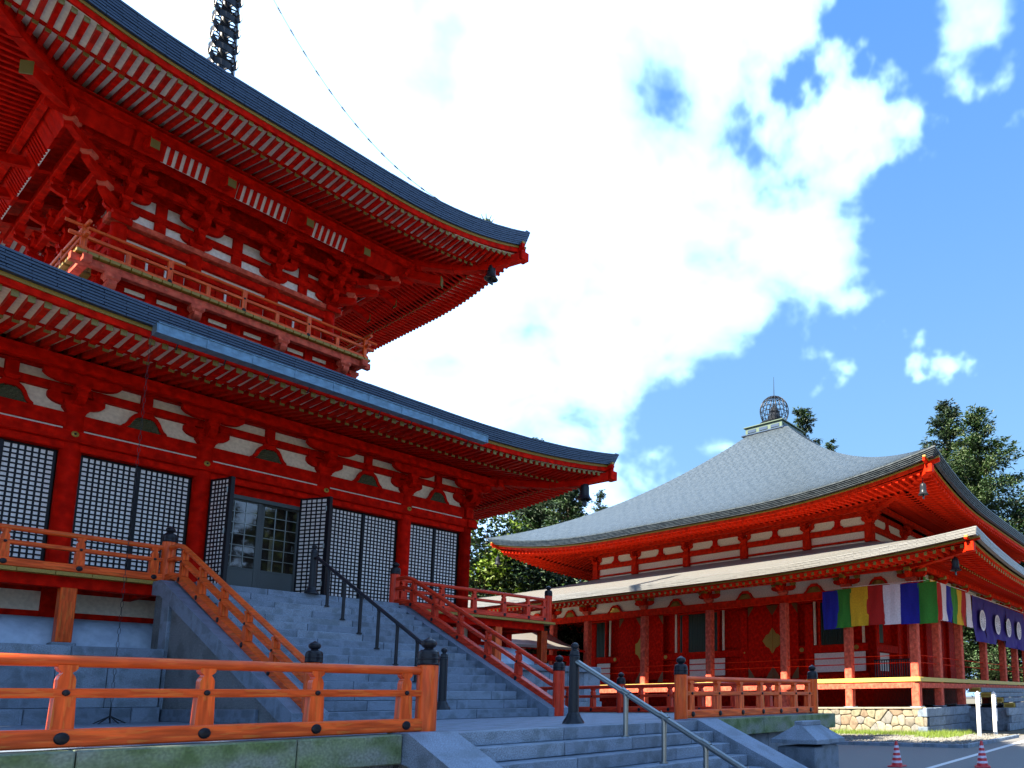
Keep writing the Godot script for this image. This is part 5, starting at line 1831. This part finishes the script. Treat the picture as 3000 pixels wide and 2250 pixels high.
	wind_bell("wind bell under the hall's lower roof corner beside the banners", "wind bells", Vector3(HX - 12.2, 6.75, HZ + 14.9), 1.5)
	wind_bell("pale wind bell under the hall's far left roof corner", "wind bells", Vector3(HX - 10.6, 10.4, HZ - 13.3), 1.5)
	make_banners()
	make_corridor()

func piece_at(parent: Node, called: String, b: MB, m: Material, f: Transform3D) -> MeshInstance3D:
	return part(parent, called, b.mesh(), m, f)

func make_banners() -> void:
	var order := ["blue", "green", "gold", "crimson", "white", "blue", "green"]
	var t := thing("banner", "five coloured temple banner hung along the hall's left eave to its corner", "banner", Vector3(27.98, 0, 0), 0.0, "five coloured temple banners")
	var rd := MB.new()
	rd.tube(Vector3(0, 6.24, -14.5), Vector3(0, 6.18, -9.9), 0.012, 0.012, 6)
	piece(t, "cord", rd, M.white)
	for k in 7:
		var w := 0.80
		var z := -14.35 + 0.62 * k + 0.2 if k < 1 else -14.36 + 0.60 + (k - 1) * 0.745 + 0.2
		var q := Basis(Vector3(0, 0, 1), Vector3.UP, Vector3(-1, 0, 0))
		cloth(t, "banner_strip", Transform3D(q, Vector3(0.004 * (k % 2), 6.2 - 0.03 * absf(k - 2.5), z)), w, 1.66, M["cloth_" + order[k]], 3 + k, 0.055 if k > 1 else 0.10)
	t = thing("banner", "five coloured temple banner hung across the hall front beside the purple curtain", "banner", Vector3(0, 0, -10.12), 0.0, "five coloured temple banners")
	rd = MB.new()
	rd.tube(Vector3(28.6, 6.36, 0), Vector3(34.9, 6.5, 0), 0.012, 0.012, 6)
	piece(t, "cord", rd, M.white)
	order = ["green", "gold", "crimson", "white", "blue", "green", "gold", "crimson", "white"]
	for k in 9:
		cloth(t, "banner_strip", at(28.75 + 0.70 * k, 6.40 + 0.01 * (k % 2), 0.004 * (k % 2)), 0.76, 1.62, M["cloth_" + order[k]], 23 + k, 0.06)
	t = thing("curtain", "purple curtain with four white crests hung over the hall entrance", "curtain", Vector3(0, 0, -10.14))
	rd = MB.new()
	rd.tube(Vector3(34.9, 6.42, 0), Vector3(45.6, 6.5, 0), 0.015, 0.015, 6)
	piece(t, "cord", rd, M.white)
	for k in 5:
		cloth(t, "curtain_panel", at(36.1 + 2.08 * k, 6.4, 0.004 * (k % 2)), 2.12, 2.2 if k != 2 else 1.9, M.cloth_purple, 50 + k, 0.09)
	var cx := [36.2, 38.95, 41.2, 43.5]
	for k in 4:
		var d := MB.new()
		d.lathe(Vector3.ZERO, [Vector2(0.52, 0), Vector2(0.50, 0.006), Vector2(0.0, 0.008)], 28)
		var o := part(t, "crest", d.mesh(), M.cloth_white, Transform3D(Basis(Vector3.RIGHT, PI * 0.5), Vector3(cx[k], 5.25, 0.16)))
		var pt := MB.new()
		for i in 16:
			var a := TAU * i / 16.0
			var a2 := a + 0.14
			pt.tri(Vector3(cos(a) * 0.1, 0.012, sin(a) * 0.1), Vector3(cos(a) * 0.40, 0.012, sin(a) * 0.40), Vector3(cos(a2) * 0.40, 0.012, sin(a2) * 0.40), Vector3.UP)
		piece(o, "crest_petals", pt, M.granite_b)
	# white notice posts and a low black barrier inside the veranda
	for k in 2:
		var p := [Vector3(28.25, 0, -8.15), Vector3(29.8, 0, -7.97)][k] as Vector3
		var s := thing("sign_post", ["white painted sign post nearest the stone base corner", "white painted sign post with a small board before the entrance steps"][k], "sign post", p, 0.0, "white sign posts")
		var pm := MB.new()
		pm.box(Vector3(0, 0.82, 0), Vector3(0.13, 1.64, 0.13), 0.008)
		piece(s, "post", pm, M.white)
		var cp := MB.new()
		for sd in 4:
			var q: Basis = SIDE[sd]
			cp.tri(q * Vector3(-0.08, 1.64, 0.08), q * Vector3(0.08, 1.64, 0.08), Vector3(0, 1.74, 0), q * Vector3(0, 1, 1))
		piece(s, "cap", cp, M.white)
		put(s, "notice", Vector3(0, 1.38, 0.075), Vector3(0.20, 0.42, 0.02), M.white, 0.004)
		var ink := MB.new()
		for i in 4:
			ink.box(Vector3(0.0, 1.52 - 0.09 * i, 0.088), Vector3(0.07, 0.05, 0.003))
		piece(s, "lettering", ink, M.dark)
		if k == 1:
			put(s, "notice", Vector3(0, 0.80, 0.075), Vector3(0.24, 0.5, 0.02), M.white, 0.004)
	var f := thing("barrier", "low black slatted barrier on the hall veranda", "barrier", Vector3(30.5, 2.31, -12.5))
	put(f, "top_bar", Vector3(0, 0.88, 0), Vector3(0.05, 0.05, 1.7), M.black, 0.005)
	put(f, "bottom_bar", Vector3(0, 0.12, 0), Vector3(0.05, 0.05, 1.7), M.black, 0.005)
	for i in 15:
		put(f, "slat", Vector3(0, 0.5, -0.8 + 1.6 * i / 14.0), Vector3(0.03, 0.72, 0.04), M.black, 0.003)

func make_corridor() -> void:
	# roofed corridor that joins the two buildings at the back
	var t := thing("corridor", "low red corridor with a pale roof joining pagoda and hall", "corridor", Vector3(0, 0, -31.5))
	for k in 5:
		put(t, "corridor_post", Vector3(16.6 + 2.8 * k, 1.9, 1.3), Vector3(0.24, 3.9, 0.24), M.red, 0.02)
		put(t, "corridor_post", Vector3(16.6 + 2.8 * k, 1.9, -1.3), Vector3(0.24, 3.9, 0.24), M.red, 0.02)
	put(t, "corridor_wall", Vector3(22.0, 1.0, -1.3), Vector3(12.0, 2.0, 0.1), M.red_deep, 0.0)
	put(t, "corridor_beam", Vector3(22.0, 3.8, 1.3), Vector3(12.6, 0.3, 0.26), M.red, 0.012)
	put(t, "corridor_beam", Vector3(22.0, 2.7, 1.3), Vector3(12.4, 0.16, 0.16), M.red, 0.012)
	for i in 40:
		beam(t, "rafter", Vector3(16.0 + 0.31 * i, 4.55, 0.2), Vector3(16.0 + 0.31 * i, 4.18, 2.2), 0.08, 0.1, M.red)
	for sg in [1.0, -1.0]:
		var b := MB.new()
		var rows := []
		for i in 9:
			var g := i / 8.0
			rows.append([Vector3(14.6, 4.32 + 1.0 * (0.55 * g + 0.45 * g * g), sg * lerpf(2.5, 0.0, g)), Vector3(27.4, 4.32 + 1.0 * (0.55 * g + 0.45 * g * g), sg * lerpf(2.5, 0.0, g))])
		b.sheet(rows, Vector3(0, 1, sg))
		b.box(Vector3(21.0, 4.26, sg * 2.45), Vector3(12.8, 0.14, 0.16), 0.01)
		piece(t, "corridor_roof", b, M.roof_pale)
	var rg := MB.new()
	rg.box(Vector3(21.0, 5.4, 0), Vector3(12.8, 0.24, 0.3), 0.03)
	piece(t, "ridge", rg, M.roof_grey)

# ---------------------------------------------------------------- trees
func leaf(v: PackedVector3Array, n: PackedVector3Array, p: Vector3, d: Vector3, side: Vector3, nn: Vector3) -> void:
	# a small pointed blade: two triangles
	var a := p - side
	var b := p + d * 0.5 + side * 0.3
	var c := p + d
	var e := p + side
	for q in [a, c, e, a, b, c]:
		v.append(q)
		n.append(nn)

func crown_part(t: Node, called: String, v: PackedVector3Array, n: PackedVector3Array, m: Material) -> void:
	if v.size() == 0:
		return
	var am := ArrayMesh.new()
	var ar := []
	ar.resize(Mesh.ARRAY_MAX)
	ar[Mesh.ARRAY_VERTEX] = v
	ar[Mesh.ARRAY_NORMAL] = n
	am.add_surface_from_arrays(Mesh.PRIMITIVE_TRIANGLES, ar)
	part(t, called, am, m)

func cedar(label: String, p: Vector3, h: float, r: float, base: float, sd: int, mats: Array, blade := 0.42, density := 1.0, group := "cedars round the precinct") -> void:
	var g := RandomNumberGenerator.new()
	g.seed = sd
	var t := thing("cedar_tree", label, "tree", p, 0.0, group)
	var tr := MB.new()
	var lean := Vector3(g.randf_range(-0.3, 0.3), 0, g.randf_range(-0.3, 0.3))
	for k in 6:
		var y0 := h * 0.97 * k / 6.0
		var y1 := h * 0.97 * (k + 1) / 6.0
		tr.tube(lean * (y0 / h) * (y0 / h) + Vector3(0, y0, 0), lean * (y1 / h) * (y1 / h) + Vector3(0, y1, 0), maxf(0.022 * h * (1.0 - y0 / h), 0.02), maxf(0.022 * h * (1.0 - y1 / h), 0.02), 9, false)
	var vs := [PackedVector3Array(), PackedVector3Array()]
	var ns := [PackedVector3Array(), PackedVector3Array()]
	var y := base
	while y < h - 0.2:
		var f := (y - base) / (h - base)
		var reach := r * pow(1.0 - f, 0.75) * (0.55 + 0.45 * minf(1.0, f * 5.0 + 0.35))
		var nb := int(g.randf_range(4.0, 7.0))
		for k in nb:
			var a := g.randf() * TAU
			var l := reach * g.randf_range(0.55, 1.15) + 0.25
			var rise := g.randf_range(-0.10, 0.30) + 0.5 * f
			var dir := Vector3(cos(a), rise, sin(a))
			var o := lean * (y / h) * (y / h) + Vector3(0, y + g.randf_range(-0.3, 0.3), 0)
			if l > 0.8:
				tr.tube(o, o + dir * l * 0.8, 0.045 * (1.0 - f) + 0.015, 0.012, 4, false)
			var cnt := int(l * 19.0 * density) + 6
			var tone := 1 if g.randf() < 0.35 else 0
			for i in cnt:
				var s := pow(g.randf(), 0.7)
				var q := o + dir * l * s - Vector3(0, 0.10 * l * s * s, 0)
				var spread := 0.16 + 0.30 * l * s * (1.1 - s)
				q += Vector3(g.randfn(0, spread), g.randfn(0, spread * 0.5), g.randfn(0, spread))
				var d := (Vector3(cos(a), 0.1, sin(a)) + Vector3(g.randf_range(-0.9, 0.9), g.randf_range(-0.7, 0.6), g.randf_range(-0.9, 0.9))).normalized()
				var sd2 := d.cross(Vector3(g.randf_range(-1, 1), 1, g.randf_range(-1, 1))).normalized()
				var z := blade * g.randf_range(0.6, 1.3)
				var nn := (Vector3(cos(a) * 0.5, 0.9, sin(a) * 0.5) + Vector3(g.randf_range(-0.5, 0.5), 0, g.randf_range(-0.5, 0.5))).normalized()
				leaf(vs[tone], ns[tone], q, d * z, sd2 * z * 0.24, nn)
		y += g.randf_range(0.35, 0.6) * maxf(0.55, 0.35 + h / 40.0)
	piece(t, "trunk", tr, M.bark)
	crown_part(t, "crown", vs[0], ns[0], mats[0])
	crown_part(t, "crown", vs[1], ns[1], mats[1])

func broadleaf(label: String, p: Vector3, h: float, r: float, base: float, sd: int, mats: Array, blade := 0.3, clumps := 90) -> void:
	var g := RandomNumberGenerator.new()
	g.seed = sd
	var t := thing("broadleaf_tree", label, "tree", p, 0.0, "leafy trees between pagoda and hall")
	var tr := MB.new()
	tr.tube(Vector3.ZERO, Vector3(0, h * 0.55, 0), 0.02 * h + 0.05, 0.012 * h, 9, false)
	var vs := [PackedVector3Array(), PackedVector3Array()]
	var ns := [PackedVector3Array(), PackedVector3Array()]
	for k in clumps:
		var d := Vector3(g.randfn(0, 1), g.randfn(0, 1), g.randfn(0, 1)).normalized() * pow(g.randf(), 0.42)
		var c := Vector3(d.x * r, base + (h - base) * (0.5 + 0.5 * d.y), d.z * r)
		if k % 3 == 0:
			tr.tube(Vector3(0, h * g.randf_range(0.25, 0.55), 0), c, 0.05, 0.015, 5, false)
		var cr := g.randf_range(0.10, 0.2) * r + 0.25
		var tone := 1 if g.randf() < 0.5 else 0
		for i in int(70.0 * (0.6 + g.randf())):
			var e := Vector3(g.randfn(0, 0.5), g.randfn(0, 0.36), g.randfn(0, 0.5)) * cr * 1.5
			var dd := Vector3(g.randf_range(-1, 1), g.randf_range(-0.8, 0.5), g.randf_range(-1, 1)).normalized()
			var s2 := dd.cross(Vector3(g.randf_range(-1, 1), 1, g.randf_range(-1, 1))).normalized()
			var z := blade * g.randf_range(0.6, 1.3)
			leaf(vs[tone], ns[tone], c + e, dd * z, s2 * z * 0.42, (e.normalized() + Vector3(0, 0.6, 0)).normalized())
	piece(t, "trunk", tr, M.bark)
	crown_part(t, "crown", vs[0], ns[0], mats[0])
	crown_part(t, "crown", vs[1], ns[1], mats[1])

# foot of a tree whose top shows at a pixel of the photograph, at a distance over the ground
func foot(u: float, v: float, dist: float) -> Array:
	var d := toward(u, v)
	var k := dist / Vector2(d.x, d.z).length()
	return [Vector3(d.x * k, 0, d.z * k), 1.55 + d.y * k]

func make_trees() -> void:
	var dark := [M.leaf0, M.leaf1]
	var mid := [M.leaf1, M.leaf3]
	var lit := [M.leaf2, M.leaf1]  # sunlight put into the leaf colour
	var f := foot(2765, 1172, 72)
	cedar("tall pointed cedar behind the hall's right corner", f[0], f[1], 7.2, 3.0, 201, dark, 0.36, 2.8)
	f = foot(2862, 1198, 66)
	cedar("broad cedar behind the hall, right of the tall pointed one", f[0], f[1], 8.2, 2.5, 202, mid, 0.36, 2.9)
	f = foot(2985, 1470, 70)
	cedar("cedar at the right edge behind the hall's eave", f[0], f[1], 5.0, 2.0, 203, dark, 0.36, 2.2)
	f = foot(2348, 1190, 78)
	cedar("dark cedar top showing just right of the roof jewel", f[0], f[1], 5.6, 6.0, 204, dark, 0.38, 2.4)
	f = foot(2440, 1290, 84)
	cedar("low dark cedar top behind the hall's ridge slope", f[0], f[1], 3.6, 6.0, 214, dark, 0.36, 2.2)
	f = foot(1565, 1282, 70)
	cedar("cedar tip peeping over the pagoda's lower eave", f[0], f[1], 4.2, 3.0, 205, dark, 0.34, 2.4)
	f = foot(1757, 1440, 95)
	cedar("small distant cedar beside the hall's roof slope", f[0], f[1], 3.4, 3.0, 206, dark, 0.36, 2.2)
	f = foot(1620, 1370, 60)
	cedar("tallest dark cedar in the gap between pagoda and hall", f[0], f[1], 6.4, 2.0, 217, dark, 0.34, 2.8)
	f = foot(1672, 1410, 57)
	cedar("dark cedar between pagoda and hall behind the wind bell", f[0], f[1], 5.4, 2.0, 207, dark, 0.34, 2.8)
	f = foot(1545, 1400, 62)
	cedar("dense dark cedar close behind the pagoda's right eave", f[0], f[1], 5.2, 2.0, 208, dark, 0.34, 2.8)
	f = foot(1430, 1440, 50)
	broadleaf("leafy tree coloured sunlit yellow green beside the pagoda's corner pillar", f[0], f[1], 3.0, 1.0, 209, lit, 0.30, 150)
	f = foot(1560, 1560, 52)
	broadleaf("dark leafy tree under the eaves between pagoda and hall", f[0], f[1], 4.2, 0.6, 210, dark, 0.32, 130)
	f = foot(1720, 1660, 56)
	broadleaf("low leafy tree at the hall's far left corner", f[0], f[1], 3.6, 0.6, 211, mid, 0.30, 90)
	# cedars left of the view, whose shade falls over the steps and the terrace
	rng.seed = 300
	var spots := [Vector3(-6.0, 0, -7.3), Vector3(-5.4, 0, -10.6), Vector3(-6.4, 0, -13.6), Vector3(-5.8, 0, -16.4), Vector3(-7.6, 0, -9.0), Vector3(-7.8, 0, -12.0), Vector3(-8.0, 0, -15.0)]
	var marks := ["nearest the road", "second from the road", "third from the road", "nearest the pagoda", "in the back row nearest the road", "in the middle of the back row", "in the back row nearest the pagoda"]
	for k in spots.size():
		cedar("tall shade cedar left of the terrace, " + marks[k], spots[k], 31.0 + rng.randf() * 4.0, 4.6, 12.5 if k < 4 else 15.0, 320 + k, dark, 0.8, 1.0, "shade cedars left of the steps")
	# grove across the court, mirrored in the door glass
	spots = [Vector3(12, 0, 36), Vector3(19, 0, 33), Vector3(25, 0, 36), Vector3(31, 0, 33), Vector3(38, 0, 37), Vector3(45, 0, 34)]
	marks = ["first from the left", "second from the left", "third from the left", "fourth from the left", "fifth from the left", "last on the right"]
	for k in spots.size():
		cedar("cedar of the grove across the court, " + marks[k], spots[k], 21.0 + rng.randf() * 5.0, 5.2, 2.0, 340 + k, mid, 0.9, 1.0, "grove across the court")

func _ready() -> void:
	make_camera()
	make_sky_and_sun()
	make_materials()
	print("materials")
	make_ground()
	make_terrace()
	make_steps()
	make_pagoda()
	print("pagoda")
	make_hall()
	print("hall")
	make_railings()
	make_small_things()
	make_trees()
	print("done")
